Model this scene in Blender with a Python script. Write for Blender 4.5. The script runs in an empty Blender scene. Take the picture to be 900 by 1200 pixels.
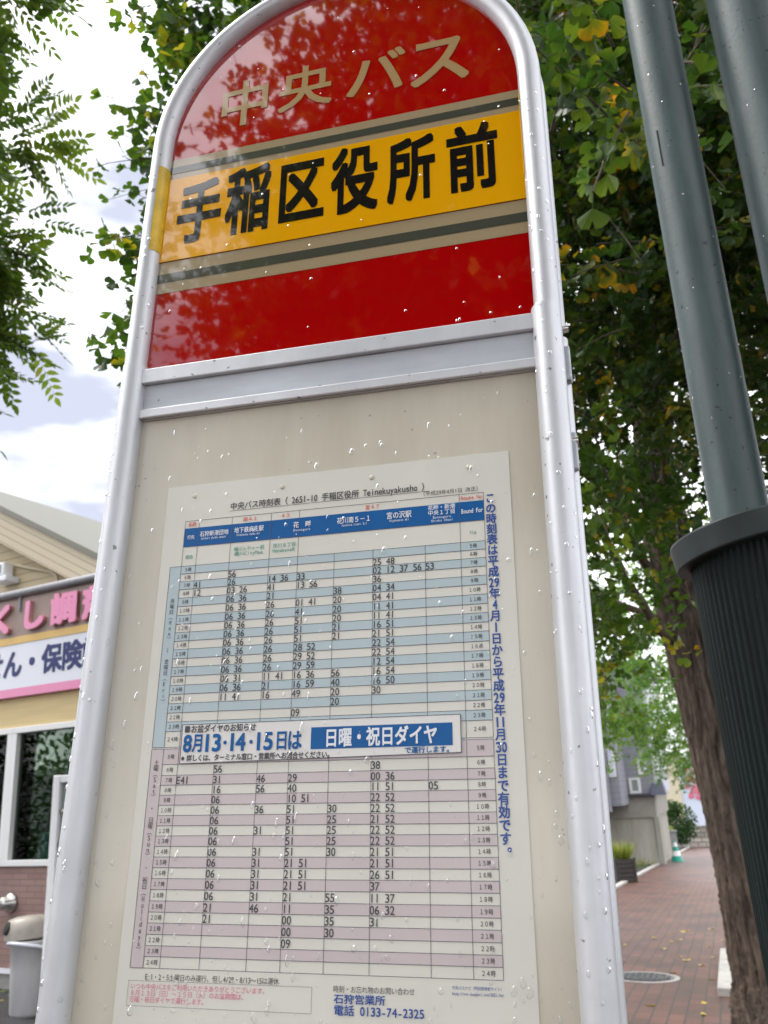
import bpy, math, random
import numpy as np
from mathutils import Vector, Matrix

random.seed(7)
rng = np.random.default_rng(7)
scene = bpy.context.scene
COL = scene.collection

# ------------------------------------------------------------------ camera
R_ = Vector((0.99871, 0.01550, -0.04823))
U_ = Vector((0.05065, -0.30571, 0.95077))
F_ = Vector((0.0, 0.95200, 0.30609))
CAM = Vector((0.0, 0.0, 1.5))
cd = bpy.data.cameras.new('camera')
cam = bpy.data.objects.new('camera', cd)
COL.objects.link(cam)
cam.matrix_world = Matrix(((R_.x, U_.x, -F_.x, CAM.x), (R_.y, U_.y, -F_.y, CAM.y), (R_.z, U_.z, -F_.z, CAM.z), (0, 0, 0, 1)))
cd.sensor_fit = 'VERTICAL'
cd.sensor_height = 24.0
cd.lens = 24.0 * 1028.3 / 1200.0
cd.clip_start = 0.02
cd.clip_end = 2000
cd.dof.use_dof = True
cd.dof.focus_distance = 0.74
cd.dof.aperture_fstop = 10.5
scene.camera = cam

# ------------------------------------------------------------------ sky, sun, exposure
SUN_AZ = math.radians(285)          # compass style, clockwise from +Y
SUN_EL = math.radians(58)
world = bpy.data.worlds.new('World')
scene.world = world
world.use_nodes = True
wn, wl = world.node_tree.nodes, world.node_tree.links
wn.clear()
wo = wn.new('ShaderNodeOutputWorld')
bg = wn.new('ShaderNodeBackground')
bg.inputs['Strength'].default_value = 0.1
sky = wn.new('ShaderNodeTexSky')
sky.sky_type = 'NISHITA'
sky.sun_disc = False
sky.sun_elevation = SUN_EL
sky.sun_rotation = SUN_AZ
wtc = wn.new('ShaderNodeTexCoord')
wmap = wn.new('ShaderNodeMapping')
wmap.inputs['Scale'].default_value = (1.0, 1.0, 2.6)
wmap.inputs['Location'].default_value = (0.35, 0.1, 0.4)
wnz = wn.new('ShaderNodeTexNoise')
wnz.inputs['Scale'].default_value = 2.4
wnz.inputs['Detail'].default_value = 5.0
wnz.inputs['Roughness'].default_value = 0.5
wrp = wn.new('ShaderNodeValToRGB')
wrp.color_ramp.elements[0].position = 0.37
wrp.color_ramp.elements[0].color = (2.5, 2.6, 3.1, 1)
wrp.color_ramp.elements[1].position = 0.56
wrp.color_ramp.elements[1].color = (10.5, 10.5, 10.7, 1)
wmx = wn.new('ShaderNodeMix')
wmx.data_type = 'RGBA'
wmx.inputs['Factor'].default_value = 0.93
wl.new(wtc.outputs['Generated'], wmap.inputs['Vector'])
wl.new(wmap.outputs['Vector'], wnz.inputs['Vector'])
wl.new(wnz.outputs['Fac'], wrp.inputs['Fac'])
wl.new(sky.outputs['Color'], wmx.inputs['A'])
wl.new(wrp.outputs['Color'], wmx.inputs['B'])
wl.new(wmx.outputs['Result'], bg.inputs['Color'])
wl.new(bg.outputs['Background'], wo.inputs['Surface'])

sd = bpy.data.lights.new('sun', 'SUN')
sd.energy = 0.8
sd.angle = math.radians(25)
sd.color = (1.0, 0.95, 0.88)
sun = bpy.data.objects.new('sun', sd)
COL.objects.link(sun)
sun_dir = Vector((math.sin(SUN_AZ) * math.cos(SUN_EL), math.cos(SUN_AZ) * math.cos(SUN_EL), math.sin(SUN_EL)))
sun.rotation_euler = (-sun_dir).to_track_quat('-Z', 'Y').to_euler()
sun.location = sun_dir * 30

vs = scene.view_settings
vs.view_transform = 'Standard'
vs.look = 'None'
vs.exposure = 1.55
vs.gamma = 1.0
vs.use_curve_mapping = False
scene.cycles.use_denoising = True
scene.cycles.max_bounces = 8
scene.cycles.transparent_max_bounces = 12
scene.cycles.caustics_reflective = False
scene.cycles.caustics_refractive = False

# ------------------------------------------------------------------ materials
def mat(name, color, rough=0.5, metal=0.0, var=0.0, vscale=20.0, vstretch=(1, 1, 1), color2=None, bump=0.0, bscale=60.0,
        bstretch=(1, 1, 1), coat=0.0, spec=0.5, coatrough=0.05, specks=None):
    m = bpy.data.materials.new(name)
    m.use_nodes = True
    n, l = m.node_tree.nodes, m.node_tree.links
    b = n['Principled BSDF']
    b.inputs['Base Color'].default_value = (*color, 1)
    b.inputs['Roughness'].default_value = rough
    b.inputs['Metallic'].default_value = metal
    b.inputs['Specular IOR Level'].default_value = spec
    b.inputs['Coat Weight'].default_value = coat
    b.inputs['Coat Roughness'].default_value = coatrough
    tc = n.new('ShaderNodeTexCoord')
    if var > 0 or color2:
        mp = n.new('ShaderNodeMapping')
        mp.inputs['Scale'].default_value = vstretch
        nz = n.new('ShaderNodeTexNoise')
        nz.inputs['Scale'].default_value = vscale
        nz.inputs['Detail'].default_value = 6
        nz.inputs['Roughness'].default_value = 0.6
        rp = n.new('ShaderNodeValToRGB')
        c2 = color2 if color2 else tuple(max(0, c * (1 - var)) for c in color)
        rp.color_ramp.elements[0].position = 0.35
        rp.color_ramp.elements[0].color = (*c2, 1)
        rp.color_ramp.elements[1].position = 0.62
        rp.color_ramp.elements[1].color = (*color, 1)
        l.new(tc.outputs['Object'], mp.inputs['Vector'])
        l.new(mp.outputs['Vector'], nz.inputs['Vector'])
        l.new(nz.outputs['Fac'], rp.inputs['Fac'])
        l.new(rp.outputs['Color'], b.inputs['Base Color'])
    if specks:
        sc, th, scol = specks
        ns = n.new('ShaderNodeTexNoise')
        ns.inputs['Scale'].default_value = sc
        ns.inputs['Detail'].default_value = 2
        rs = n.new('ShaderNodeValToRGB')
        rs.color_ramp.elements[0].position = th
        rs.color_ramp.elements[0].color = (0, 0, 0, 1)
        rs.color_ramp.elements[1].position = th + 0.03
        rs.color_ramp.elements[1].color = (1, 1, 1, 1)
        ms = n.new('ShaderNodeMix')
        ms.data_type = 'RGBA'
        ms.inputs['B'].default_value = (*scol, 1)
        l.new(tc.outputs['Object'], ns.inputs['Vector'])
        l.new(ns.outputs['Fac'], rs.inputs['Fac'])
        l.new(rs.outputs['Color'], ms.inputs['Factor'])
        src = b.inputs['Base Color'].links[0].from_socket if b.inputs['Base Color'].links else None
        if src:
            l.new(src, ms.inputs['A'])
        else:
            ms.inputs['A'].default_value = (*color, 1)
        l.new(ms.outputs['Result'], b.inputs['Base Color'])
    if bump > 0:
        mp2 = n.new('ShaderNodeMapping')
        mp2.inputs['Scale'].default_value = bstretch
        nb = n.new('ShaderNodeTexNoise')
        nb.inputs['Scale'].default_value = bscale
        nb.inputs['Detail'].default_value = 6
        bp = n.new('ShaderNodeBump')
        bp.inputs['Strength'].default_value = bump
        bp.inputs['Distance'].default_value = 0.01
        l.new(tc.outputs['Object'], mp2.inputs['Vector'])
        l.new(mp2.outputs['Vector'], nb.inputs['Vector'])
        l.new(nb.outputs['Fac'], bp.inputs['Height'])
        l.new(bp.outputs['Normal'], b.inputs['Normal'])
    return m


def leaf_mat(name, stops, trans=0.45, rough=0.35):
    """foliage: tint attribute picks the leaf's own colour; part of the light passes through"""
    m = bpy.data.materials.new(name)
    m.use_nodes = True
    n, l = m.node_tree.nodes, m.node_tree.links
    b = n['Principled BSDF']
    out = n['Material Output']
    at = n.new('ShaderNodeAttribute')
    at.attribute_name = 'tint'
    rp = n.new('ShaderNodeValToRGB')
    e = rp.color_ramp.elements
    e[0].position, e[0].color = stops[0][0], (*stops[0][1], 1)
    e[1].position, e[1].color = stops[-1][0], (*stops[-1][1], 1)
    for p, c in stops[1:-1]:
        q = e.new(p)
        q.color = (*c, 1)
    l.new(at.outputs['Fac'], rp.inputs['Fac'])
    l.new(rp.outputs['Color'], b.inputs['Base Color'])
    b.inputs['Roughness'].default_value = rough
    b.inputs['Specular IOR Level'].default_value = 0.35
    tr = n.new('ShaderNodeBsdfTranslucent')
    gm = n.new('ShaderNodeMix')
    gm.data_type = 'RGBA'
    gm.blend_type = 'MULTIPLY'
    gm.inputs['Factor'].default_value = 1.0
    gm.inputs['B'].default_value = (2.0, 2.0, 0.9, 1)
    l.new(rp.outputs['Color'], gm.inputs['A'])
    l.new(gm.outputs['Result'], tr.inputs['Color'])
    mx = n.new('ShaderNodeMixShader')
    mx.inputs['Fac'].default_value = trans
    l.new(b.outputs['BSDF'], mx.inputs[1])
    l.new(tr.outputs['BSDF'], mx.inputs[2])
    l.new(mx.outputs['Shader'], out.inputs['Surface'])
    return m


def brick_mat(name, c1, c2, mortar, bw, rh, ms, rough=0.5, swap=False, bump=0.3, noise=0.35, plane='XY'):
    m = bpy.data.materials.new(name)
    m.use_nodes = True
    n, l = m.node_tree.nodes, m.node_tree.links
    b = n['Principled BSDF']
    b.inputs['Roughness'].default_value = rough
    b.inputs['Specular IOR Level'].default_value = 0.3
    tc = n.new('ShaderNodeTexCoord')
    mp = n.new('ShaderNodeMapping')
    if swap:
        mp.inputs['Rotation'].default_value = (0, 0, math.pi / 2)
    if plane == 'XZ':
        mp.inputs['Rotation'].default_value = (-math.pi / 2, 0, 0)
    br = n.new('ShaderNodeTexBrick')
    br.inputs['Scale'].default_value = 1.0
    br.inputs['Color1'].default_value = (*c1, 1)
    br.inputs['Color2'].default_value = (*c2, 1)
    br.inputs['Mortar'].default_value = (*mortar, 1)
    br.inputs['Brick Width'].default_value = bw
    br.inputs['Row Height'].default_value = rh
    br.inputs['Mortar Size'].default_value = ms
    br.inputs['Mortar Smooth'].default_value = 0.3
    nz = n.new('ShaderNodeTexNoise')
    nz.inputs['Scale'].default_value = 1.1
    nz.inputs['Detail'].default_value = 8
    rp = n.new('ShaderNodeValToRGB')
    rp.color_ramp.elements[0].position = 0.3
    rp.color_ramp.elements[0].color = (1 - noise, 1 - noise, 1 - noise, 1)
    rp.color_ramp.elements[1].position = 0.7
    rp.color_ramp.elements[1].color = (1, 1, 1, 1)
    mu = n.new('ShaderNodeMix')
    mu.data_type = 'RGBA'
    mu.blend_type = 'MULTIPLY'
    mu.inputs['Factor'].default_value = 1.0
    l.new(tc.outputs['Object'], mp.inputs['Vector'])
    l.new(mp.outputs['Vector'], br.inputs['Vector'])
    l.new(tc.outputs['Object'], nz.inputs['Vector'])
    l.new(nz.outputs['Fac'], rp.inputs['Fac'])
    l.new(br.outputs['Color'], mu.inputs['A'])
    l.new(rp.outputs['Color'], mu.inputs['B'])
    l.new(mu.outputs['Result'], b.inputs['Base Color'])
    bp = n.new('ShaderNodeBump')
    bp.inputs['Strength'].default_value = bump
    bp.inputs['Distance'].default_value = 0.006
    bp.invert = True
    l.new(br.outputs['Fac'], bp.inputs['Height'])
    l.new(bp.outputs['Normal'], b.inputs['Normal'])
    return m


def lap_mat(name, c1, c2, period, vec, rough=0.6):
    """lap siding: colour darkens low in each course, with a bump profile that repeats along vec"""
    m = bpy.data.materials.new(name)
    m.use_nodes = True
    n, l = m.node_tree.nodes, m.node_tree.links
    b = n['Principled BSDF']
    b.inputs['Roughness'].default_value = rough
    tc = n.new('ShaderNodeTexCoord')
    dt = n.new('ShaderNodeVectorMath')
    dt.operation = 'DOT_PRODUCT'
    dt.inputs[1].default_value = vec
    dv = n.new('ShaderNodeMath')
    dv.operation = 'DIVIDE'
    dv.inputs[1].default_value = period
    fr = n.new('ShaderNodeMath')
    fr.operation = 'FRACT'
    rp = n.new('ShaderNodeValToRGB')
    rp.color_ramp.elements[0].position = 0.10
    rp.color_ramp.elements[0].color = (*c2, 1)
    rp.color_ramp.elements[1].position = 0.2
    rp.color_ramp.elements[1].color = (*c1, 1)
    bp = n.new('ShaderNodeBump')
    bp.inputs['Strength'].default_value = 0.6
    bp.inputs['Distance'].default_value = 0.03
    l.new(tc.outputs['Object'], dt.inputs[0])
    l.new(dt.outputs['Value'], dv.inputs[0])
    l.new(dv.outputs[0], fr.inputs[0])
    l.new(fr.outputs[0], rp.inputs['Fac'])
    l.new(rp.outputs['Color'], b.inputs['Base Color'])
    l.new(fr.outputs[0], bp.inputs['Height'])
    l.new(bp.outputs['Normal'], b.inputs['Normal'])
    return m


M = {}
M['alu'] = mat('satin_aluminium', (0.62, 0.63, 0.65), 0.42, 0.40, var=0.16, vscale=14, vstretch=(1, 1, 0.25), bump=0.08, bscale=30, specks=(130, 0.70, (0.22, 0.21, 0.20)))
M['alu_dull'] = mat('weathered_aluminium', (0.57, 0.605, 0.64), 0.5, 0.08, var=0.2, vscale=14, vstretch=(0.5, 1, 3), specks=(110, 0.71, (0.2, 0.19, 0.18)))
M['groove'] = mat('dark_groove', (0.03, 0.03, 0.03), 0.8)  # near-black fill for the frame gap and the pole slit
M['red'] = mat('red_sign_enamel', (0.37, 0.0012, 0.002), 0.03, spec=0.8, coat=0.9, coatrough=0.012)
M['beige_band'] = mat('beige_sign_stripe', (0.34, 0.265, 0.155), 0.06, spec=0.7, coat=0.8, coatrough=0.012)
M['dark_band'] = mat('grey_green_sign_stripe', (0.062, 0.064, 0.047), 0.06, spec=0.7, coat=0.8, coatrough=0.012)
M['yellow'] = mat('yellow_sign_film', (0.74, 0.35, 0.003), 0.06, spec=0.6, coat=0.7, coatrough=0.012)
M['black'] = mat('black_lettering', (0.010, 0.008, 0.008), 0.06, spec=0.6, coat=0.7, coatrough=0.012)
M['gold'] = mat('beige_gold_lettering', (0.40, 0.265, 0.12), 0.1, spec=0.6, coat=0.7, coatrough=0.012)
M['tape'] = mat('yellow_tape', (0.75, 0.50, 0.02), 0.4, var=0.3, vscale=60)
M['board'] = mat('beige_board_panel', (0.59, 0.555, 0.455), 0.16, var=0.10, vscale=7, color2=(0.525, 0.49, 0.395), spec=0.45, coat=0.25, coatrough=0.06, vstretch=(3.0, 1, 0.5), specks=(160, 0.735, (0.36, 0.33, 0.26)))
M['paper'] = mat('laminated_paper', (0.665, 0.655, 0.58), 0.28, var=0.06, vscale=9, spec=0.4)
M['slip'] = mat('pasted_white_paper', (0.70, 0.69, 0.655), 0.35, var=0.04, vscale=12)
M['blue_row'] = mat('pale_blue_print', (0.42, 0.515, 0.53), 0.3, var=0.06, vscale=9)
M['pink_row'] = mat('pale_pink_print', (0.55, 0.48, 0.475), 0.3, var=0.06, vscale=9)
M['blue'] = mat('blue_print', (0.001, 0.098, 0.31), 0.35, spec=0.25, var=0.10, vscale=30)
M['blue_ink'] = mat('blue_ink', (0.010, 0.06, 0.28), 0.35)
M['ink'] = mat('black_ink', (0.035, 0.035, 0.042), 0.4)
M['line'] = mat('table_line_ink', (0.07, 0.07, 0.09), 0.4)
M['red_ink'] = mat('red_ink', (0.62, 0.10, 0.07), 0.4)
M['pink_ink'] = mat('pink_ink', (0.62, 0.14, 0.24), 0.4)
M['green_ink'] = mat('green_ink', (0.06, 0.30, 0.22), 0.4)
M['white_ink'] = mat('white_print', (0.72, 0.75, 0.78), 0.35)
M['concrete'] = mat('concrete', (0.36, 0.35, 0.33), 0.85, var=0.25, vscale=12, bump=0.3, bscale=80)
M['pole'] = mat('grey_green_pole_paint', (0.064, 0.100, 0.099), 0.46, var=0.38, vscale=26, vstretch=(1, 1, 0.16), bump=0.06, bscale=140, specks=(95, 0.69, (0.012, 0.014, 0.014)))
M['ribbed'] = mat('dark_green_ribbed_sheet', (0.0095, 0.0180, 0.0165), 0.6, spec=0.2, var=0.45, vscale=30, vstretch=(1, 1, 0.12), specks=(120, 0.70, (0.03, 0.03, 0.028)))
M['collar'] = mat('dark_green_collar_rubber', (0.026, 0.037, 0.036), 0.5, spec=0.3, var=0.3, vscale=18)
M['bark'] = mat('furrowed_ginkgo_bark', (0.15, 0.115, 0.088), 0.9, color2=(0.040, 0.029, 0.022), vscale=26, vstretch=(1, 1, 0.16), bump=1.0, bscale=45, bstretch=(1, 1, 0.2))
M['twig'] = mat('twig_bark', (0.10, 0.075, 0.05), 0.8, var=0.3)
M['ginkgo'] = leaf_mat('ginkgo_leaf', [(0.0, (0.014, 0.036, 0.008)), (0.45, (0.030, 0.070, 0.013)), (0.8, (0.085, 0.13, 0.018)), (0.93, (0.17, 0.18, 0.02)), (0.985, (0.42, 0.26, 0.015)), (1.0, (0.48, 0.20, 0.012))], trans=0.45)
M['ginkgo_lit'] = leaf_mat('ginkgo_leaf_lit', [(0.0, (0.03, 0.07, 0.014)), (0.45, (0.055, 0.115, 0.02)), (0.8, (0.10, 0.16, 0.022)), (0.985, (0.30, 0.26, 0.02)), (1.0, (0.42, 0.2, 0.012))], trans=0.5)  # lighter copy of the ginkgo leaf, light on the sprays put into its colour
M['ginkgo_far'] = leaf_mat('ginkgo_leaf_far', [(0.0, (0.06, 0.14, 0.03)), (0.6, (0.11, 0.22, 0.04)), (1.0, (0.18, 0.27, 0.05))])  # lighter greens, the light on the farther crowns is put into the colour
M['pinnate'] = leaf_mat('pinnate_leaf', [(0.0, (0.045, 0.09, 0.022)), (0.5, (0.09, 0.155, 0.030)), (0.9, (0.15, 0.20, 0.04)), (1.0, (0.17, 0.13, 0.07))], trans=0.45)
M['shrub'] = leaf_mat('shrub_leaf', [(0.0, (0.02, 0.05, 0.015)), (0.7, (0.045, 0.10, 0.03)), (1.0, (0.10, 0.17, 0.04))], trans=0.3)
M['grass'] = leaf_mat('grass_blade', [(0.0, (0.10, 0.14, 0.04)), (0.7, (0.20, 0.26, 0.06)), (1.0, (0.40, 0.33, 0.08))], trans=0.3)
M['dead_leaf'] = leaf_mat('fallen_leaf', [(0.0, (0.60, 0.45, 0.05)), (1.0, (0.55, 0.40, 0.12))], trans=0.1)
M['asphalt'] = mat('wet_asphalt', (0.040, 0.041, 0.044), 0.55, var=0.35, vscale=2.5, bump=0.25, bscale=220)
M['paver'] = brick_mat('red_brick_paving', (0.185, 0.078, 0.052), (0.115, 0.055, 0.040), (0.060, 0.043, 0.034), 0.30, 0.135, 0.010, rough=0.5, swap=True, noise=0.5)
M['kerb'] = mat('pale_kerb_concrete', (0.46, 0.44, 0.41), 0.8, var=0.25, vscale=6)
M['iron'] = mat('wet_cast_iron', (0.07, 0.07, 0.078), 0.4, 0.5, var=0.4, vscale=60)
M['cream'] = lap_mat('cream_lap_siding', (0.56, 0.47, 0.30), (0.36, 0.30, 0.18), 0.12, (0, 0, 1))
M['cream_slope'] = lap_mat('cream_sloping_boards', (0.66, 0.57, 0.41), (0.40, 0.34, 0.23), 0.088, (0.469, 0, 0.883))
M['cream_plain'] = mat('cream_boards', (0.68, 0.53, 0.27), 0.6, var=0.10, vscale=5, vstretch=(0.3, 1, 6))
M['fascia'] = mat('brown_fascia_panel', (0.36, 0.27, 0.235), 0.6, var=0.12, vscale=70, vstretch=(1, 1, 0.1))
M['pink'] = mat('pink_sign_letter', (0.78, 0.28, 0.46), 0.35)
M['pink_side'] = mat('pink_letter_return', (0.55, 0.27, 0.27), 0.5)
M['sign_white'] = mat('white_sign_face', (0.74, 0.76, 0.82), 0.3)
M['sign_yellow'] = mat('yellow_trim', (0.72, 0.48, 0.16), 0.5)
M['navy'] = mat('navy_sign_lettering', (0.012, 0.02, 0.13), 0.4)
M['gutter'] = mat('grey_gutter', (0.27, 0.27, 0.29), 0.4, var=0.2)
M['trim'] = mat('olive_grey_roof_trim', (0.17, 0.165, 0.13), 0.5)
M['tile'] = brick_mat('mauve_brick_tile', (0.36, 0.235, 0.205), (0.30, 0.19, 0.17), (0.24, 0.16, 0.145), 0.22, 0.06, 0.006, rough=0.6, bump=0.5, noise=0.2, plane='XZ')
M['white'] = mat('white_window_frame', (0.78, 0.78, 0.77), 0.4)
M['white_metal'] = mat('white_painted_metal', (0.88, 0.89, 0.90), 0.3)
M['inset'] = mat('grey_inset', (0.26, 0.30, 0.30), 0.25)
M['dark'] = mat('dark_interior', (0.02, 0.022, 0.02), 0.8)
M['blind'] = mat('olive_roller_blind', (0.20, 0.29, 0.10), 0.7, var=0.1)
M['poster'] = mat('pale_blue_notice', (0.30, 0.45, 0.55), 0.6, var=0.4, vscale=9)
M['steel'] = mat('stainless_vent', (0.55, 0.53, 0.50), 0.25, 0.9)
M['bin'] = mat('grey_bin_plastic', (0.46, 0.45, 0.455), 0.45, var=0.16, vscale=7, vstretch=(1, 1, 0.3))
M['bin_lid'] = mat('beige_bin_lid', (0.42, 0.385, 0.33), 0.4, var=0.22, vscale=9)
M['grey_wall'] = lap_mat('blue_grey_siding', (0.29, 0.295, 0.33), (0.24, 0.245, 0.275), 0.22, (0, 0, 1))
M['grey_light'] = mat('pale_corner_board', (0.50, 0.51, 0.56), 0.6)
M['garage'] = mat('stained_cream_render', (0.44, 0.42, 0.36), 0.85, color2=(0.33, 0.30, 0.25), vscale=1.6, vstretch=(1.6, 1, 0.35))
M['garage_band'] = mat('taupe_render_band', (0.36, 0.345, 0.30), 0.85, var=0.1, vscale=3)
M['slate'] = mat('slate_blue_roof', (0.08, 0.085, 0.12), 0.5)
M['block'] = mat('grey_block_wall', (0.26, 0.26, 0.265), 0.9, var=0.2, vscale=3)
M['stone'] = brick_mat('pale_stone_wall', (0.45, 0.42, 0.37), (0.30, 0.28, 0.25), (0.16, 0.15, 0.13), 0.55, 0.33, 0.03, rough=0.9, plane='XZ', noise=0.3)
M['far_cream'] = mat('far_cream_render', (0.66, 0.58, 0.42), 0.8, var=0.06)
M['far_white'] = mat('far_pale_blue_panel', (0.62, 0.68, 0.80), 0.6)
M['far_red'] = mat('far_pink_red_marks', (0.62, 0.17, 0.24), 0.6)
M['planter'] = mat('dark_timber_planter', (0.045, 0.038, 0.035), 0.7, var=0.4, vscale=8)
M['green_plastic'] = mat('green_reflective_band', (0.02, 0.34, 0.24), 0.4)


def glass_pane_mat():
    m = bpy.data.materials.new('window_glass')
    m.use_nodes = True
    n, l = m.node_tree.nodes, m.node_tree.links
    n.clear()
    o = n.new('ShaderNodeOutputMaterial')
    t = n.new('ShaderNodeBsdfTransparent')
    t.inputs['Color'].default_value = (0.62, 0.70, 0.64, 1)
    g = n.new('ShaderNodeBsdfGlossy')
    g.inputs['Roughness'].default_value = 0.015
    fr = n.new('ShaderNodeFresnel')
    fr.inputs['IOR'].default_value = 1.30
    mx = n.new('ShaderNodeMixShader')
    l.new(fr.outputs['Fac'], mx.inputs['Fac'])
    l.new(t.outputs['BSDF'], mx.inputs[1])
    l.new(g.outputs['BSDF'], mx.inputs[2])
    l.new(mx.outputs['Shader'], o.inputs['Surface'])
    return m


def drop_mat():
    m = bpy.data.materials.new('water_drop')
    m.use_nodes = True
    n, l = m.node_tree.nodes, m.node_tree.links
    n.clear()
    o = n.new('ShaderNodeOutputMaterial')
    t = n.new('ShaderNodeBsdfTransparent')
    t.inputs['Color'].default_value = (0.94, 0.95, 0.95, 1)
    g = n.new('ShaderNodeBsdfGlossy')
    g.inputs['Roughness'].default_value = 0.10
    fr = n.new('ShaderNodeFresnel')
    fr.inputs['IOR'].default_value = 1.40
    mx = n.new('ShaderNodeMixShader')
    l.new(fr.outputs['Fac'], mx.inputs['Fac'])
    l.new(t.outputs['BSDF'], mx.inputs[1])
    l.new(g.outputs['BSDF'], mx.inputs[2])
    l.new(mx.outputs['Shader'], o.inputs['Surface'])
    return m


M['glass'] = glass_pane_mat()
M['drop'] = drop_mat()


# ------------------------------------------------------------------ mesh building
class MB:
    def __init__(s):
        s.v, s.f, s.mi = [], [], []
        s.smooth = []

    def add(s, v, f, smooth=False, mi=0):
        o = len(s.v)
        s.v += [tuple(q) for q in v]
        s.f += [tuple(i + o for i in q) for q in f]
        s.smooth += [smooth] * len(f)
        s.mi += [mi] * len(f)
        return s

    def box(s, x0, x1, y0, y1, z0, z1, bev=0.0, mi=0):
        x0, x1 = min(x0, x1), max(x0, x1)
        y0, y1 = min(y0, y1), max(y0, y1)
        z0, z1 = min(z0, z1), max(z0, z1)
        if bev <= 0:
            v = [(x0, y0, z0), (x1, y0, z0), (x1, y1, z0), (x0, y1, z0), (x0, y0, z1), (x1, y0, z1), (x1, y1, z1), (x0, y1, z1)]
            f = [(3, 2, 1, 0), (4, 5, 6, 7), (0, 1, 5, 4), (1, 2, 6, 5), (2, 3, 7, 6), (3, 0, 4, 7)]
            return s.add(v, f, mi=mi)
        import bmesh
        bm = bmesh.new()
        bmesh.ops.create_cube(bm, size=1)
        for q in bm.verts:
            q.co = Vector(((x0 + x1) / 2 + q.co.x * (x1 - x0), (y0 + y1) / 2 + q.co.y * (y1 - y0), (z0 + z1) / 2 + q.co.z * (z1 - z0)))
        bmesh.ops.bevel(bm, geom=bm.edges[:], offset=bev, segments=2, affect='EDGES', profile=0.5)
        bm.verts.index_update()
        s.add([q.co[:] for q in bm.verts], [[q.index for q in f.verts] for f in bm.faces], mi=mi)
        bm.free()
        return s

    def rect(s, x0, x1, z0, z1, y, mi=0):
        return s.add([(x0, y, z0), (x1, y, z0), (x1, y, z1), (x0, y, z1)], [(0, 1, 2, 3)], mi=mi)

    def prism(s, poly, y0, y1, mi=0):
        """polygon in XZ (counter-clockwise seen from -Y) extruded from y0 (front) to y1"""
        n = len(poly)
        v = [(x, y0, z) for x, z in poly] + [(x, y1, z) for x, z in poly]
        f = [tuple(range(n)), tuple(range(2 * n - 1, n - 1, -1))]
        f += [(i, i + n, (i + 1) % n + n, (i + 1) % n) for i in range(n)]
        return s.add(v, f, mi=mi)

    def tube(s, pts, rad, n=16, cap=True, smooth=True, up=None, ry=None, mi=0):
        pts = [Vector(p) for p in pts]
        if not hasattr(rad, '__len__'):
            rad = [rad] * len(pts)
        v, f = [], []
        prev = None
        for i, p in enumerate(pts):
            t = (pts[min(i + 1, len(pts) - 1)] - pts[max(i - 1, 0)]).normalized()
            if up is not None:
                b = Vector(up)
            elif prev is None:
                b = Vector((0, 0, 1)) if abs(t.z) < 0.9 else Vector((0, 1, 0))
            else:
                b = prev
            b = (b - t * b.dot(t)).normalized()
            prev = b
            c = b.cross(t)
            r2 = rad[i] if ry is None else ry * rad[i] / rad[0]
            for k in range(n):
                a = 2 * math.pi * k / n
                v.append(p + c * (math.cos(a) * rad[i]) + b * (math.sin(a) * r2))
        for i in range(len(pts) - 1):
            for k in range(n):
                a, b2 = i * n + k, i * n + (k + 1) % n
                f.append((a, a + n, b2 + n, b2))
        s.add(v, f, smooth, mi)
        if cap:
            s.add(v[:n], [tuple(range(n))], False, mi)
            s.add(v[-n:], [tuple(range(n - 1, -1, -1))], False, mi)
        return s

    def lathe(s, prof, cx=0, cy=0, n=32, smooth=True, mi=0):
        v, f = [], []
        for r, z in prof:
            for k in range(n):
                a = 2 * math.pi * k / n
                v.append((cx + r * math.cos(a), cy + r * math.sin(a), z))
        for i in range(len(prof) - 1):
            for k in range(n):
                f.append((i * n + k, i * n + (k + 1) % n, (i + 1) * n + (k + 1) % n, (i + 1) * n + k))
        s.add(v, f, smooth, mi)
        return s


def setp(o, label=None, cat=None, group=None, kind=None):
    if label: o['label'] = label
    if cat: o['category'] = cat
    if group: o['group'] = group
    if kind: o['kind'] = kind
    return o


def mesh_np(name, v, f_loops, f_sizes, m, parent=None, smooth=False, tint=None, org=(0, 0, 0)):
    me = bpy.data.meshes.new(name)
    v = np.asarray(v, np.float32) - np.asarray(org, np.float32)
    me.vertices.add(len(v))
    me.vertices.foreach_set('co', v.ravel())
    me.loops.add(len(f_loops))
    me.loops.foreach_set('vertex_index', np.asarray(f_loops, np.int32))
    st = np.concatenate([[0], np.cumsum(f_sizes)[:-1]]).astype(np.int32)
    me.polygons.add(len(f_sizes))
    me.polygons.foreach_set('loop_start', st)
    me.polygons.foreach_set('loop_total', np.asarray(f_sizes, np.int32))
    me.polygons.foreach_set('use_smooth', np.full(len(f_sizes), smooth))
    me.update(calc_edges=True)
    if tint is not None:
        a = me.attributes.new('tint', 'FLOAT', 'POINT')
        a.data.foreach_set('value', np.asarray(tint, np.float32))
    me.materials.append(m)
    o = bpy.data.objects.new(name, me)
    COL.objects.link(o)
    if parent is not None:
        o.parent = parent
    return o


def build(name, mb, m, parent=None, org=(0, 0, 0)):
    me = bpy.data.meshes.new(name)
    ox, oy, oz = org
    me.from_pydata([(x - ox, y - oy, z - oz) for x, y, z in mb.v], [], mb.f)
    for i, p in enumerate(me.polygons):
        p.use_smooth = mb.smooth[i]
        p.material_index = mb.mi[i]
    for q in (m if isinstance(m, (list, tuple)) else [m]):
        me.materials.append(q)
    me.update()
    o = bpy.data.objects.new(name, me)
    COL.objects.link(o)
    if parent is not None:
        o.parent = parent
    return o


def thing(name, label, cat, mw, group=None):
    o = bpy.data.objects.new(name, None)
    o.empty_display_size = 0.1
    COL.objects.link(o)
    o.matrix_world = mw
    return setp(o, label, cat, group)


# ------------------------------------------------------------------ text
GLY = {}


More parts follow.
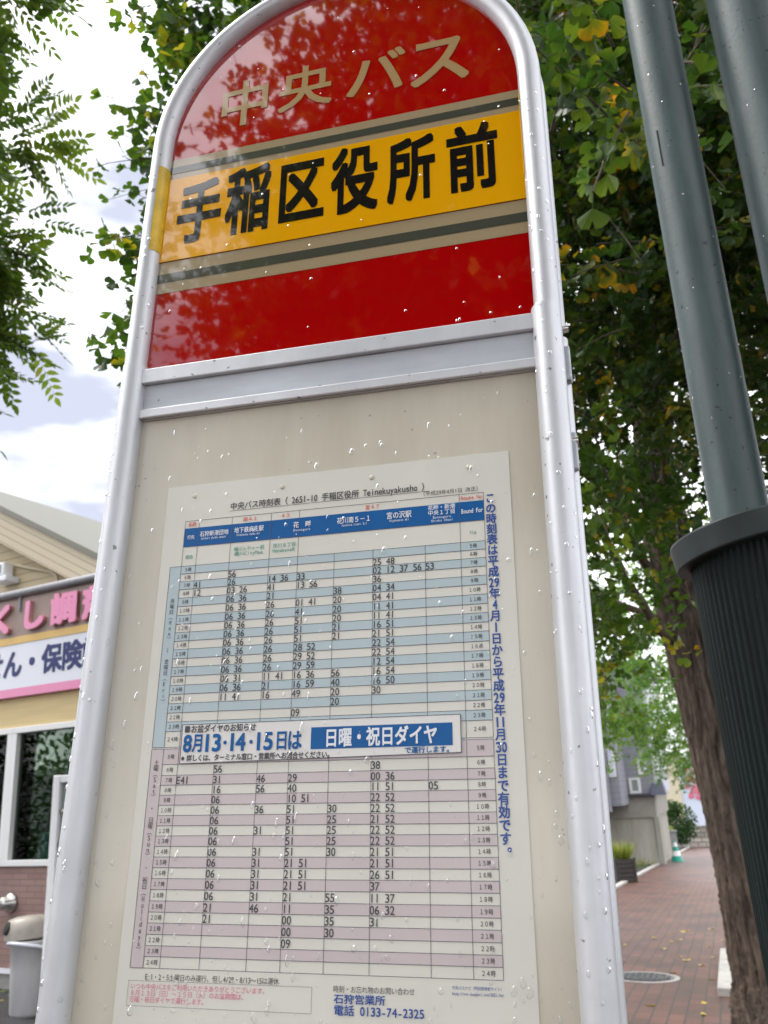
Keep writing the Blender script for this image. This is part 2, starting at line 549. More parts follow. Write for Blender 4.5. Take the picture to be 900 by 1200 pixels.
def glyph(ch, wt):
    """flat outline of one character; bold is struck several times with small shifts"""
    g = glyph0(ch)
    if g is None or wt < 0.005:
        return g
    v, f, a, b, lo, hi = g
    sh = [(1, 1), (1, -1), (-1, 1), (-1, -1)]     # four corners keep the stroke ends square
    if wt > 0.016:
        sh += [(1, 0), (-1, 0), (0, 1), (0, -1)]
    vv, ff = [], []
    for i, (sx_, sy_) in enumerate(sh):
        o = len(vv)
        vv += [(x + wt * sx_, y + wt * sy_, i) for x, y, _ in v]
        ff += [tuple(j + o for j in q) for q in f]
    return vv, ff, a - wt, b + wt, lo - wt, hi + wt


def glyph0(ch):
    k = ch
    if k not in GLY:
        c = bpy.data.curves.new('g', 'FONT')
        c.body = ch
        c.resolution_u = 3
        o = bpy.data.objects.new('g', c)
        me = bpy.data.meshes.new_from_object(o)
        v = [(q.co.x, q.co.y, 0) for q in me.vertices]
        f = [tuple(p.vertices) for p in me.polygons]
        bpy.data.objects.remove(o)
        bpy.data.meshes.remove(me)
        bpy.data.curves.remove(c)
        if v:
            xs, ys = [q[0] for q in v], [q[1] for q in v]
            GLY[k] = (v, f, min(xs), max(xs), min(ys), max(ys))
        else:
            GLY[k] = None
    return GLY[k]


def half(ch):
    return ord(ch) < 0x250


def text_into(mb, s, x0, x1, z0, z1, y, wt=0.0, mi=0, fixed=None):
    """lay a line of fixed-pitch characters (full 1, half 0.5 em) into the box; z0..z1 holds a full-width glyph"""
    hgt = z1 - z0
    total = sum(0.5 if half(c) else 1.0 for c in s)
    em = (x1 - x0) / total if fixed is None else fixed
    sz = hgt / 0.93
    x = x0
    for c in s:
        w = em * (0.5 if half(c) else 1.0)
        g = glyph(c, wt) if c.strip() else None
        if g:
            v, f, a, b, lo, hi = g
            if half(c):
                k = min(sz * 1.12, (w * 0.86) / max(b - a, 1e-4)) if (b - a) > 0.15 else sz
                zs = sz * 1.12
                cx = x + w / 2
                vv = [(cx + (px - (a + b) / 2) * k, y - 4e-6 * q, z0 + 0.06 * sz + pz * zs) for px, pz, q in v]
            else:
                k = w / 1.0
                vv = [(x + px * k, y - 4e-6 * q, z0 + (pz + 0.09) * sz) for px, pz, q in v]
            mb.add(vv, f, mi=mi)
        x += w
    return mb


def char_into(mb, c, x0, x1, z0, z1, y, wt=0.0, mi=0):
    """stretch the ink of one glyph to the box"""
    g = glyph(c, wt)
    v, f, a, b, lo, hi = g
    return mb.add([(x0 + (px - a) / (b - a) * (x1 - x0), y - 1e-5 * q, z0 + (pz - lo) / (hi - lo) * (z1 - z0)) for px, pz, q in v], f, mi=mi)


# ================================================================== GROUND
GN = Vector((0.0386, 0.0353, 0.9986)).normalized()
G0 = CAM - GN * 1.5
E1 = Vector((0.3314, 0.9424, -0.0461))
E1 = (E1 - GN * E1.dot(GN)).normalized()       # along the pavement
E2 = E1.cross(GN).normalized()                 # to its right
GM = Matrix(((E2.x, E1.x, GN.x, G0.x), (E2.y, E1.y, GN.y, G0.y), (E2.z, E1.z, GN.z, G0.z), (0, 0, 0, 1)))


def gz(x, y):
    return G0.z - (GN.x * (x - G0.x) + GN.y * (y - G0.y)) / GN.z


def gl(P):
    d = Vector(P) - G0
    return d.dot(E2), d.dot(E1)


LEFT = gl((5.097, 23.272, -1.021))[0]
RIGHT = gl((2.99, 9.10, -0.44))[0] + 1.1


def ground_sheet(name, x0, x1, y0, y1, z, m, thick=0.0):
    mb = MB()
    if thick:
        mb.box(x0, x1, y0, y1, z - thick, z)
    else:
        mb.add([(x0, y0, z), (x1, y0, z), (x1, y1, z), (x0, y1, z)], [(0, 1, 2, 3)])
    o = build(name, mb, m)
    o.matrix_world = GM
    o['kind'] = 'structure'
    return o


ground_sheet('ground', -500, 500, -500, 900, 0, M['asphalt'])
ground_sheet('pavement', LEFT, RIGHT, -12, 105, 0.012, M['paver'], 0.03)
ground_sheet('kerb', LEFT - 0.16, LEFT - 0.002, -12, 105, 0.06, M['kerb'], 0.09)
ground_sheet('road_kerb', RIGHT + 0.002, RIGHT + 0.18, -12, 105, 0.02, M['kerb'], 0.05)

# ================================================================== BUS STOP SIGN (board frame: X right, Y away, Z up)
BM = Matrix(((0.9700, 0.2375, 0.0511, -0.0624), (-0.2409, 0.9676, 0.0751, 0.6543), (-0.0316, -0.0852, 0.9959, 1.4538), (0, 0, 0, 1)))
bx, by, bz = (BM.col[i].xyz.normalized() for i in range(3))
by = (by - bx * by.dot(bx)).normalized()
bz = bx.cross(by)
BM = Matrix(((bx.x, by.x, bz.x, BM[0][3]), (bx.y, by.y, bz.y, BM[1][3]), (bx.z, by.z, bz.z, BM[2][3]), (0, 0, 0, 1)))
BASE = (0.0, 0.018, -1.476)
sign = thing('bus_stop_sign', 'tall bus stop board with red arched top, yellow name band and silver tube frame', 'bus stop sign',
             BM @ Matrix.Translation(BASE))
ZC, RC = 0.692, 0.1893


def arch_path(off_y, r=RC, z_start=0.4275, seg=40):
    p = [(-r, off_y, z_start + (ZC - z_start) * i / 4) for i in range(4)]
    p += [(-r * math.cos(math.pi * i / seg), off_y, ZC + r * math.sin(math.pi * i / seg)) for i in range(seg + 1)]
    p += [(r, off_y, ZC - (ZC - z_start) * (i + 1) / 4) for i in range(4)]
    return p


b = MB().tube(arch_path(0.002), 0.0108, n=24, up=(0, 1, 0), ry=0.0125)
build('arch_tube', b, M['alu'], sign, BASE)
for sx in (-1, 1):
    t = MB().tube([(sx * 0.1880, 0.001, z) for z in (-1.36, -0.9, -0.4, 0.0, 0.2, 0.4285)], 0.0121, n=24, up=(0, 1, 0), ry=0.0140)
    build('side_tube', t, M['alu'], sign, BASE)
    # flat rear channel and the dark joint between the two halves
    r = MB().tube([(sx * 0.1905, 0.034, z) for z in (-1.36, 0.0, 0.418)], 0.0125, n=20, up=(0, 1, 0), ry=0.010)
    build('rear_channel', r, M['alu'], sign, BASE)
    g = MB().box(sx * 0.1790 - 0.010, sx * 0.1790 + 0.010, 0.0145, 0.0235, -1.30, 0.42)
    build('frame_joint', g, M['groove'], sign, BASE)
build('rear_arch', MB().tube(arch_path(0.033, 0.1905), 0.0115, n=20, up=(0, 1, 0), ry=0.0095), M['alu'], sign, BASE)
# bolts and clip on the right flank
for z, k in ((0.424, 1), (0.318, 1.3), (0.298, 0.8)):
    c = MB().tube([(0.194, 0.026, z), (0.2045, 0.026, z)], 0.0034 * k, n=12)
    build('bolt', c, M['steel'], sign, BASE)
build('clip', MB().box(0.1965, 0.2040, 0.021, 0.030, 0.372, 0.405, 0.0015), M['alu_dull'], sign, BASE)
build('clip', MB().box(0.1965, 0.2035, 0.022, 0.029, 0.292, 0.325, 0.0015), M['alu_dull'], sign, BASE)

# header panel: red arched plate
RI = 0.1835
poly = [(-RI, 0.4240), (RI, 0.4240)] + [(RI * math.cos(math.pi * i / 48), ZC + RI * math.sin(math.pi * i / 48)) for i in range(49)]
head = build('header_panel', MB().prism(poly, 0.0020, 0.012), M['red'], sign, BASE)
YL = 0.1815
for zt, zb in ((0.6770, 0.6504), (0.5475, 0.5110)):
    build('beige_stripe', MB().rect(-YL, YL, zb, zt, 0.0017), M['beige_band'], head, BASE)
    if zt > 0.6:
        d0, d1 = 0.6583, 0.6672
    else:
        d0, d1 = 0.5232, 0.5335
    build('grey_stripe', MB().rect(-YL, YL, d0, d1, 0.0014), M['dark_band'], head, BASE)
band = build('name_band', MB().box(-YL, YL, 0.0006, 0.0012, 0.5479, 0.6502), M['yellow'], sign, BASE)
for ch, x0, x1, z0, z1 in (('手', -0.1640, -0.1168, 0.5655, 0.6425), ('稲', -0.1120, -0.0655, 0.5655, 0.6480), ('区', -0.0555, -0.0100, 0.5690, 0.6400),
                           ('役', -0.0035, 0.0430, 0.5660, 0.6465), ('所', 0.0520, 0.0980, 0.5670, 0.6440), ('前', 0.1090, 0.1565, 0.5670, 0.6450)):
    build('letter', char_into(MB(), ch, x0, x1, z0, z1, 0.0003, 0.028), M['black'], band, BASE)
for ch, x0, x1, z0, z1 in (('中', -0.1270, -0.0760, 0.7060, 0.7680), ('央', -0.0640, -0.0060, 0.7110, 0.7690), ('バ', 0.0090, 0.0700, 0.7120, 0.7670), ('ス', 0.0750, 0.1330, 0.7060, 0.7640)):
    build('letter', char_into(MB(), ch, x0, x1, z0, z1, 0.0014, 0.015), M['gold'], head, BASE)

# yellow tape wrapped half round the tubes beside the name band
for sx, z0, z1, a0, a1 in ((-1, 0.558, 0.662, -68, 15), (1, 0.572, 0.671, 168, 205)):
    tp = MB()
    N = 10
    v, f = [], []
    for z in (z0, z1):
        for i in range(N + 1):
            a = math.radians(a0 + (a1 - a0) * i / N)
            v.append((sx * RC + 0.0112 * math.cos(a), 0.002 + 0.0129 * math.sin(a) if sx < 0 else 0.002 - 0.0129 * abs(math.sin(a)), z))
    for i in range(N):
        f.append((i, i + 1, i + N + 2, i + N + 1))
    tp.add(v, f, True)
    build('yellow_tape', tp, M['tape'], sign, BASE)

# cross rail between header and board
rail = build('cross_rail', MB().box(-0.1790, 0.1790, -0.0005, 0.012, 0.3732, 0.4240), M['alu_dull'], sign, BASE)
build('rail_lip', MB().box(-0.1785, 0.1785, -0.0060, -0.0007, 0.4085, 0.4236, 0.001).box(-0.1785, 0.1785, -0.0045, -0.0007, 0.3734, 0.3822, 0.001), M['alu'], rail, BASE)
# notice board
boardp = build('notice_board', MB().box(-0.1790, 0.1790, 0.0030, 0.012, -0.42, 0.3730), M['board'], sign, BASE)
build('bottom_rail', MB().box(-0.1790, 0.1790, -0.004, 0.014, -0.46, -0.4202, 0.002), M['alu_dull'], sign, BASE)
build('rear_board', MB().box(-0.1780, 0.1780, 0.0240, 0.0320, -0.44, 0.42), M['alu_dull'], sign, BASE)
build('base_block', MB().lathe([(0.0, -1.476), (0.255, -1.476), (0.26, -1.45), (0.25, -1.38), (0.235, -1.355), (0.0, -1.35)], 0, 0.018, 40), M['concrete'], sign, BASE)

# ------------------------------------------------------------------ timetable sheet
TB = (0.004, 0.0026, 0.09)
tt = thing('timetable_sheet', 'laminated bus timetable with blue and pink rows under a blue heading band', 'timetable',
           BM @ Matrix.Translation(TB))
sheet = build('paper', MB().box(-0.1432, 0.1508, 0.0024, 0.0029, -0.1115, 0.3046), M['paper'], tt, TB)
C = [-0.1236, -0.1107, -0.0808, -0.0460, -0.0214, 0.0094, 0.0412, 0.0830, 0.1107, 0.1297]
LX = -0.1337
WR = [.2312, .2245, .2178, .2110, .2038, .1967, .1892, .1819, .1750, .1679, .1611, .1537, .1468, .1396, .1325, .1255, .1184, .1112, .1043, .0971, .0852]
HR = [.0840, .0725, .0645, .0574, .0503, .0431, .0358, .0286, .0216, .0144, .0072, -.0001, -.0074, -.0147, -.0222, -.0295, -.0366, -.0439, -.0511, -.0580, -.0653]
Y1, Y2, Y3, Y4 = 0.0022, 0.0020, 0.0019, 0.0018
build('heading_band', MB().rect(C[0], C[9], 0.2481, 0.2647, Y1), M['blue'], sheet, TB)
sh = MB()
for i in range(0, 19, 2):
    sh.rect(C[0], C[9], WR[i + 1], WR[i], Y1)
sh.rect(LX, C[0], WR[20], WR[0], Y1)
build('weekday_row_tint', sh, M['blue_row'], sheet, TB)
sh = MB()
for i in range(0, 19, 2):
    sh.rect(C[0], C[9], HR[i + 1], HR[i], Y1)
sh.rect(LX, C[0], HR[20], HR[0], Y1)
build('holiday_row_tint', sh, M['pink_row'], sheet, TB)
ln = MB()
W = 0.00034


def hline(x0, x1, z, w=W):
    ln.rect(x0, x1, z - w / 2, z + w / 2, Y2)


def vline(x, z0, z1, w=W):
    ln.rect(x - w / 2, x + w / 2, z0, z1, Y2 + 0.00003)


for z in (0.2712, 0.2481):
    hline(C[0], C[9], z)
hline(LX, C[9], WR[0])
for z in WR[1:20] + HR[1:20]:
    hline(C[0], C[9], z)
for z in (WR[20], HR[0], HR[20]):
    hline(LX, C[9], z)
for i, x in enumerate(C):
    top = 0.2712 if i in (0, 1, 2, 3, 4, 8, 9) else WR[0]
    vline(x, WR[20], top)
    vline(x, HR[20], HR[0])
vline(LX, WR[20], WR[0])
vline(LX, HR[20], HR[0])
hline(-0.0838, 0.0868, 0.2768, 0.0003)
build('table_lines', ln, M['line'], sheet, TB)
wk = {6: {2: '56', 6: '25 48'}, 7: {1: '41', 2: '26', 3: '14 36', 4: '33', 6: '02 12 37 56', 7: '53'}, 8: {1: '12', 2: '03 26', 3: '41', 4: '13 56', 6: '36'},
      9: {2: '06 36', 3: '21', 5: '38', 6: '04 34'}, 10: {2: '06 36', 3: '26', 4: '01 41', 5: '20', 6: '04 41'}, 11: {2: '06 36', 3: '26', 4: '41', 5: '20', 6: '11 41'},
      12: {2: '06 36', 3: '26', 4: '51', 5: '20', 6: '11 41'}, 13: {2: '06 36', 3: '26', 4: '51', 5: '21', 6: '16 51'}, 14: {2: '06 36', 3: '26', 4: '51', 5: '21', 6: '21 51'},
      15: {2: '06 36', 3: '26', 4: '28 52', 6: '22 54'}, 16: {2: '06 36', 3: '26', 4: '29 52', 6: '22 54'}, 17: {2: '06 36', 3: '26', 4: '29 59', 6: '12 54'},
      18: {2: '06 31', 3: '11 41', 4: '16 36', 5: '56', 6: '16 54'}, 19: {2: '06 36', 3: '21', 4: '16 59', 5: '40', 6: '16 50'}, 20: {2: '11 41', 3: '16', 4: '49', 5: '20', 6: '30'},
      21: {5: '20'}, 22: {4: '09'}}
ho = {6: {2: '56', 6: '38'}, 7: {1: 'E41', 2: '31', 3: '46', 4: '29', 6: '00 36'}, 8: {2: '16', 3: '56', 4: '40', 6: '11 51', 7: '05'}, 9: {2: '06', 4: '10 51', 6: '22 52'},
      10: {2: '06', 3: '36', 4: '51', 5: '30', 6: '22 52'}, 11: {2: '06', 4: '51', 5: '25', 6: '21 52'}, 12: {2: '06', 3: '31', 4: '51', 5: '25', 6: '22 52'}, 13: {2: '06', 4: '51', 5: '25', 6: '22 52'},
      14: {2: '06', 3: '31', 4: '51', 5: '30', 6: '21 51'}, 15: {2: '06', 3: '31', 4: '21 51', 6: '21 51'}, 16: {2: '06', 3: '31', 4: '21 51', 6: '26 51'}, 17: {2: '06', 3: '31', 4: '21 51', 6: '37'},
      18: {2: '06', 3: '31', 4: '21', 5: '55', 6: '11 37'}, 19: {2: '21', 3: '46', 4: '11', 5: '35', 6: '06 32'}, 20: {2: '21', 4: '00', 5: '35', 6: '31'}, 21: {4: '00', 5: '30'}, 22: {4: '09'}}
dep, hrs = MB(), MB()
for rows, tab in ((WR, wk), (HR, ho)):
    for i in range(20):
        h = 5 + i
        zt, zb = rows[i], rows[i + 1]
        zm = (zt + zb) / 2
        lab = ''.join(chr(0xFF10 + int(c)) for c in str(h)) + '時'
        em = 0.0031
        for xc in ((C[0] + C[1]) / 2, (C[8] + C[9]) / 2):
            w = em * len(lab)
            text_into(hrs, lab, xc - w / 2, xc + w / 2, zm - 0.0018, zm + 0.0018, Y4, 0.008)
        for c, s in tab.get(h, {}).items():
            em2 = 0.0071
            text_into(dep, s, C[c] - 0.0001, 0, zm - 0.0033, zm + 0.0032, Y4, 0.006, fixed=em2)
build('departure_minutes', dep, M['ink'], sheet, TB)
build('hour_labels', hrs, M['ink'], sheet, TB)
side = MB()


def vert_text(mb, s, xc, ztop, zbot, w, hgt, y, wt):
    n = len(s)
    st = (ztop - zbot) / n
    for i, c in enumerate(s):
        z = ztop - st * (i + 0.5)
        if isinstance(c, str) and len(c) > 1:
            text_into(mb, c, xc - w / 2, xc + w / 2, z - hgt / 2, z + hgt / 2, y, wt)
        elif c.strip():
            if half(c):
                text_into(mb, c, xc - w / 4, xc + w / 4, z - hgt / 2, z + hgt / 2, y, wt)
            elif c in '（）～':
                # brackets and dashes turn with a vertical line
                v, f, a, b2, lo, hi = glyph(c, wt)
                mb.add([(xc + (pz - 0.38) * w, y, z - (px - 0.5) * w) for px, pz, _q in v], f)
            elif c in '。、':
                text_into(mb, c, xc + w * 0.1, xc + w * 1.1, z, z + hgt, y, wt)
            else:
                text_into(mb, c, xc - w / 2, xc + w / 2, z - hgt / 2, z + hgt / 2, y, wt)


xl = (LX + C[0]) / 2
vert_text(side, list('月曜日（Mon） ～ 金曜日（Fri）'), xl, 0.2040, 0.1180, 0.0040, 0.0040, Y4, 0.004)
vert_text(side, list('土曜（Sat） ・ 日曜（Sun） ・ 祝日（Holidays）'), xl, 0.0760, -0.0560, 0.0044, 0.0042, Y4, 0.004)
build('day_labels', side, M['ink'], sheet, TB)
val = MB()
vert_text(val, ['こ', 'の', '時', '刻', '表', 'は', '平', '成', '29', '年', '4', '月', '1', '日', 'か', 'ら', '平', '成', '29', '年', '11', '月', '30', '日', 'ま', 'で', '有', '効', 'で', 'す', '。'],
          0.1350, 0.2700, 0.0060, 0.0082, 0.0082, Y4, 0.024)
build('validity_text', val, M['blue_ink'], sheet, TB)
for nm_, q, z, wt in (('title_text', ('中央バス時刻表（ 2651-10 手稲区役所 Teinekuyakusho ）', -0.0835, 0.0872), (0.2775, 0.2842), 0.010),
                      ('revision_text', ('（平成29年4月1日 改正）', 0.0795, 0.1285), (0.2727, 0.2767), 0.0),
                      ('footnote_text', ('E:1・2・5土曜日のみ運行、但し4/29・8/13～15は運休', -0.1211, -0.0215), (-0.0727, -0.0685), 0.0),
                      ('inquiry_text', ('時刻・お忘れ物のお問い合わせ', 0.0167, 0.0722), (-0.0757, -0.0716), 0.0)):
    build(nm_, text_into(MB(), q[0], q[1], q[2], z[0], z[1], Y4, wt), M['ink'], sheet, TB)
zr0, zr1 = 0.2659, 0.2699
for t_, xc, wd in (('系統', -0.1171, 0.0076), ('麻４１', -0.0645, 0.0130), ('４３', -0.0335, 0.0085), ('宮４７', 0.0405, 0.0125), ('Route No', 0.1202, 0.0165)):
    build('route_number', text_into(MB(), t_, xc - wd / 2, xc + wd / 2, zr0, zr1, Y4, 0.008), M['red_ink'], sheet, TB)
for t_, x0, x1, z0, z1, lat in (('行先', -0.1205, -0.1138, 0.2545, 0.2582, None), ('石狩新港団地', -0.1092, -0.0832, 0.2560, 0.2607, ('Ishikari shinko danchi', -0.1080, -0.0850, 0.2531)),
                                ('地下鉄麻生駅', -0.0782, -0.0520, 0.2562, 0.2612, ('Chikatetsu Asabu eki', -0.0760, -0.0550, 0.2533)), ('花　畔', -0.0265, -0.0110, 0.2560, 0.2612, ('Bannaguro', -0.0260, -0.0115, 0.2528)),
                                ('花川南５－１', 0.0108, 0.0395, 0.2558, 0.2612, ('Hanakawa minami 5-1', 0.0150, 0.0360, 0.2531)), ('宮の沢駅', 0.0520, 0.0725, 0.2560, 0.2618, ('Miyanosawa eki', 0.0545, 0.0705, 0.2533)),
                                ('花畔・新港', 0.0855, 0.1075, 0.2600, 0.2642, ('Bannaguro', 0.0895, 0.1040, 0.2526)), ('中央１丁目', 0.0855, 0.1075, 0.2557, 0.2598, ('Shinko chuo1', 0.0880, 0.1055, 0.2498)),
                                ('Bound for', 0.1120, 0.1290, 0.2545, 0.2590, None)):
    wh = text_into(MB(), t_, x0, x1, z0, z1, Y4, 0.012)
    if lat:
        text_into(wh, lat[0], lat[1], lat[2], lat[3], lat[3] + 0.0025, Y4, 0.0)
    build('destination_text', wh, M['white_ink'], sheet, TB)
for t_, x0, x1, z0, z1 in (('経由', -0.1205, -0.1138, 0.2372, 0.2408), ('樽川シティー前', -0.0775, -0.0505, 0.2402, 0.2440), ('樽川CityMae', -0.0770, -0.0515, 0.2362, 0.2398),
                           ('花川８丁目', -0.0432, -0.0232, 0.2402, 0.2440), ('Hanakawa8', -0.0432, -0.0245, 0.2362, 0.2398), ('Via', 0.1178, 0.1232, 0.2372, 0.2405)):
    build('via_text', text_into(MB(), t_, x0, x1, z0, z1, Y4, 0.006), M['green_ink'], sheet, TB)
for nm_, t_, x0, x1, z0, z1, wt in (('office_name', '石狩営業所', 0.0173, 0.0525, -0.0821, -0.0766, 0.018), ('phone_number', '電話 0133-74-2325', 0.0173, 0.0783, -0.0889, -0.0829, 0.016),
                                    ('site_text', '中央バスナビ（時刻表検索サイト）', 0.0965, 0.1295, -0.0715, -0.0692, 0.0), ('web_address', 'http://www.busnavi.com/2651.htm', 0.0965, 0.1295, -0.0747, -0.0724, 0.0)):
    build(nm_, text_into(MB(), t_, x0, x1, z0, z1, Y4, wt), M['blue_ink'], sheet, TB)
pk = MB()
for k, (s, x1) in enumerate((('いつも中央バスをご利用いただきありがとうございます。', -0.0290), ('８月１３日（日）～１５日（火）のお盆期間は、', -0.0440), ('日曜・祝日ダイヤで運行します。', -0.0730))):
    text_into(pk, s, -0.1318, x1, -0.0786 - 0.0040 * k, -0.0748 - 0.0040 * k, Y4, 0.004)
build('greeting_text', pk, M['pink_ink'], sheet, TB)
bo = MB()
for x0, x1, z0, z1 in ((-0.1336, 0.0020, -0.0733, -0.0731), (-0.1336, 0.0020, -0.0888, -0.0886), (-0.1336, -0.1334, -0.0886, -0.0733), (0.0018, 0.0020, -0.0886, -0.0733)):
    bo.rect(x0, x1, z0, z1, Y4)
build('greeting_outline', bo, M['line'], sheet, TB)
for x in (-0.1173, -0.0376, 0.0396, 0.1192):
    stud = MB().lathe([(0.0, 0.0009), (0.0012, 0.0008), (0.0021, 0.0004), (0.0023, 0.0)], 0, 0, 16)
    stud.v = [(px + x, 0.0024 - pz, py + 0.2940) for px, py, pz in stud.v]
    build('fixing_stud', stud, M['board'], tt, TB)

# ------------------------------------------------------------------ pasted notice slip
SB = (-0.0008, 0.0019, 0.0872)
sl = thing('notice_slip', 'white paper strip with bold blue dates pasted across the timetable', 'notice', BM @ Matrix.Translation(SB))
sp = build('paper', MB().prism([(-0.1090, 0.0725), (0.1072, 0.0752), (0.1072, 0.1020), (-0.1093, 0.1018)], 0.0013, 0.0017), M['slip'], sl, SB)
sb = MB()
for a, c in (((-0.1090, 0.0725), (0.1072, 0.0752)), ((0.1072, 0.0752), (0.1072, 0.1020)), ((0.1072, 0.1020), (-0.1093, 0.1018)), ((-0.1093, 0.1018), (-0.1090, 0.0725))):
    a, c = Vector(a), Vector(c)
    n = (c - a).normalized()
    n = Vector((-n.y, n.x)) * 0.0005
    q = [a, c, c + n, a + n]
    sb.add([(p.x, 0.0011, p.y) for p in q], [(0, 1, 2, 3)])
build('border', sb, M['line'], sp, SB)
box = build('blue_box', MB().rect(-0.0045, 0.1010, 0.0805, 0.0962, 0.0011), M['blue'], sl, SB)
s1 = MB()
text_into(s1, '日曜・祝日ダイヤ', 0.0060, 0.0905, 0.0818, 0.0948, 0.0008, 0.024)
build('white_lettering', s1, M['white_ink'], box, SB)
s2 = MB()
text_into(s2, '■お盆ダイヤのお知らせ', -0.1070, -0.0480, 0.0952, 0.1010, 0.0008, 0.018)
text_into(s2, '※詳しくは、ターミナル窓口・営業所へお問合せください。', -0.1078, 0.0130, 0.0742, 0.0790, 0.0008, 0.022)
build('small_lettering', s2, M['ink'], sp, SB)
s3 = MB()
for ch, x0, x1 in (('8', -.1070, -.1000), ('月', -.0995, -.0915), ('1', -.0885, -.0860), ('3', -.0830, -.0760), ('・', -.0740, -.0712), ('1', -.0680, -.0655), ('4', -.0640, -.0560), ('・', -.0530, -.0502),
                   ('1', -.0468, -.0443), ('5', -.0415, -.0342), ('日', -.0310, -.0235), ('は', -.0220, -.0115)):
    if ch == '・':
        char_into(s3, ch, x0, x1, 0.0858, 0.0887, 0.0008, 0.0)
    else:
        char_into(s3, ch, x0, x1, 0.0808, 0.0940, 0.0008, 0.024)
build('date_lettering', s3, M['blue'], sp, SB)
s3 = MB()
text_into(s3, 'で運行します。', 0.0660, 0.1015, 0.0757, 0.0802, 0.0008, 0.022)
build('blue_lettering', s3, M['blue'], sp, SB)


# ------------------------------------------------------------------ raindrops
def drops(name, label, items, mw):
    """items: (pos, normal, radius, stretch) in local frame"""
    prof = [(1.0, 0.0), (0.93, 0.22), (0.72, 0.42), (0.40, 0.54), (0.0, 0.58)]
    n = 9
    V, L, S = [], [], []
    for (p, nr, r, st) in items:
        nr = Vector(nr).normalized()
        up = Vector((0, 0, 1))
        up = (up - nr * up.dot(nr)).normalized()
        sd = nr.cross(up)
        o = len(V)
        ph = random.random() * 6
        for i, (a, h) in enumerate(prof[:-1]):
            for k in range(n):
                t = 2 * math.pi * k / n
                wob = 1 + 0.13 * math.sin(2 * t + ph) + 0.07 * math.sin(3 * t + ph * 2)
                cz = math.sin(t) * st
                if cz > 0: cz *= 1.15
                V.append(Vector(p) + sd * (math.cos(t) * a * r * wob * (1 - 0.12 * max(0, math.sin(t)))) + up * (cz * a * r * wob) + nr * (h * r * 0.8))
        V.append(Vector(p) + nr * (0.58 * r * 0.8))
        for i in range(len(prof) - 2):
            for k in range(n):
                k2 = (k + 1) % n
                L += [o + i * n + k, o + i * n + k2, o + (i + 1) * n + k2, o + (i + 1) * n + k]
                S.append(4)
        top = o + (len(prof) - 1) * n
        i = len(prof) - 2
        for k in range(n):
            L += [o + i * n + k, o + i * n + (k + 1) % n, top]
            S.append(3)
    ob = mesh_np(name, np.array([q[:] for q in V]), L, S, M['drop'], smooth=True)
    ob.matrix_world = mw
    return setp(ob, label, 'raindrops', kind='stuff')


it = []
for _ in range(490):
    x = random.uniform(-0.172, 0.172)
    u = random.random()
    z = -0.12 + 0.48 * (u ** 1.9)
    r = random.choice((0.0007, 0.0009, 0.0012, 0.0016, 0.0021)) * random.uniform(0.7, 1.1)
    it.append(((x, 0.0009, z), (0, -1, 0), r, random.uniform(1.0, 1.9)))
for _ in range(42):
    z = random.uniform(0.43, 0.85)
    x = random.uniform(-0.17, 0.17)
    if z > ZC and x * x + (z - ZC) ** 2 > 0.172 ** 2: continue
    it.append(((x, 0.0003, z), (0, -1, 0), random.uniform(0.0006, 0.0014), random.uniform(1.0, 1.5)))
for sx in (-1, 1):
    for _ in range(70):
        z = random.uniform(-0.15, 0.66) if random.random() < 0.8 else random.uniform(-0.15, 0.2)
        a = math.radians(random.uniform(-165, -15))
        top = z > 0.4285
        rx, ry, cx, cy = (0.0108, 0.0125, sx * RC, 0.002) if top else (0.0121, 0.0140, sx * 0.1880, 0.001)
        it.append(((cx + rx * math.cos(a), cy + ry * math.sin(a), z), (math.cos(a), math.sin(a), 0), random.uniform(0.0008, 0.0019), random.uniform(1.0, 1.6)))
drops('raindrops', 'clear raindrops scattered over the face and tubes of the bus stop sign', it, BM)

# ================================================================== GREY-GREEN POLES AT RIGHT
def ribbed_profile(r, n_rib=56, amp=0.0030, k=6):
    out = []
    for i in range(n_rib * k):
        a = 2 * math.pi * i / (n_rib * k)
        out.append((a, r + amp * (0.5 + 0.5 * math.cos(2 * math.pi * i / k)) ** 0.7))
    return out


PX, PY = 0.5245, 1.2420
pz0 = gz(PX, PY)
pole = thing('street_pole', 'grey-green steel pole rising from a thick dark ribbed sleeve with a collar', 'pole', Matrix.Translation((PX, PY, pz0)))
build('pole_shaft', MB().lathe([(0.0415, 1.70), (0.0415, 3.0), (0.041, 7.0)], 0, 0, 48).lathe([(0.0418, 1.9), (0.0418, 1.9)], 0, 0, 8), M['pole'], pole)
rp_ = ribbed_profile(0.0785)
v = [(r * k * math.cos(a), r * k * math.sin(a), z) for z, k in ((0.012, 0.72), (0.6, 0.74), (1.2 - pz0, 0.83), (1.815 - pz0, 1.0)) for a, r in rp_]
n = len(rp_)
f = [(i * n + k, i * n + (k + 1) % n, (i + 1) * n + (k + 1) % n, (i + 1) * n + k) for i in range(3) for k in range(n)]
build('ribbed_sleeve', MB().add(v, f, True), M['ribbed'], pole)
zc0, zc1 = -0.019, 0.019
clr = build('collar', MB().lathe([(0.080, zc0), (0.1030, zc0)], 0, 0, 96).lathe([(0.1030, zc0), (0.1045, zc0 + 0.002)], 0, 0, 96).lathe([(0.1045, zc0 + 0.002), (0.1045, zc1 - 0.003)], 0, 0, 96).lathe([(0.1045, zc1 - 0.003), (0.1030, zc1)], 0, 0, 96).lathe([(0.1030, zc1), (0.042, zc1 + 0.004)], 0, 0, 96), M['collar'], pole)
clr.location = (0, 0, 1.824 - pz0)
clr.rotation_euler = (math.radians(-4), math.radians(-9), 0)
build('seam', MB().box(-0.0345, -0.0315, -0.0262, -0.0240, 2.47 - pz0, 2.54 - pz0), M['groove'], pole)
QX, QY = 0.672, 1.190
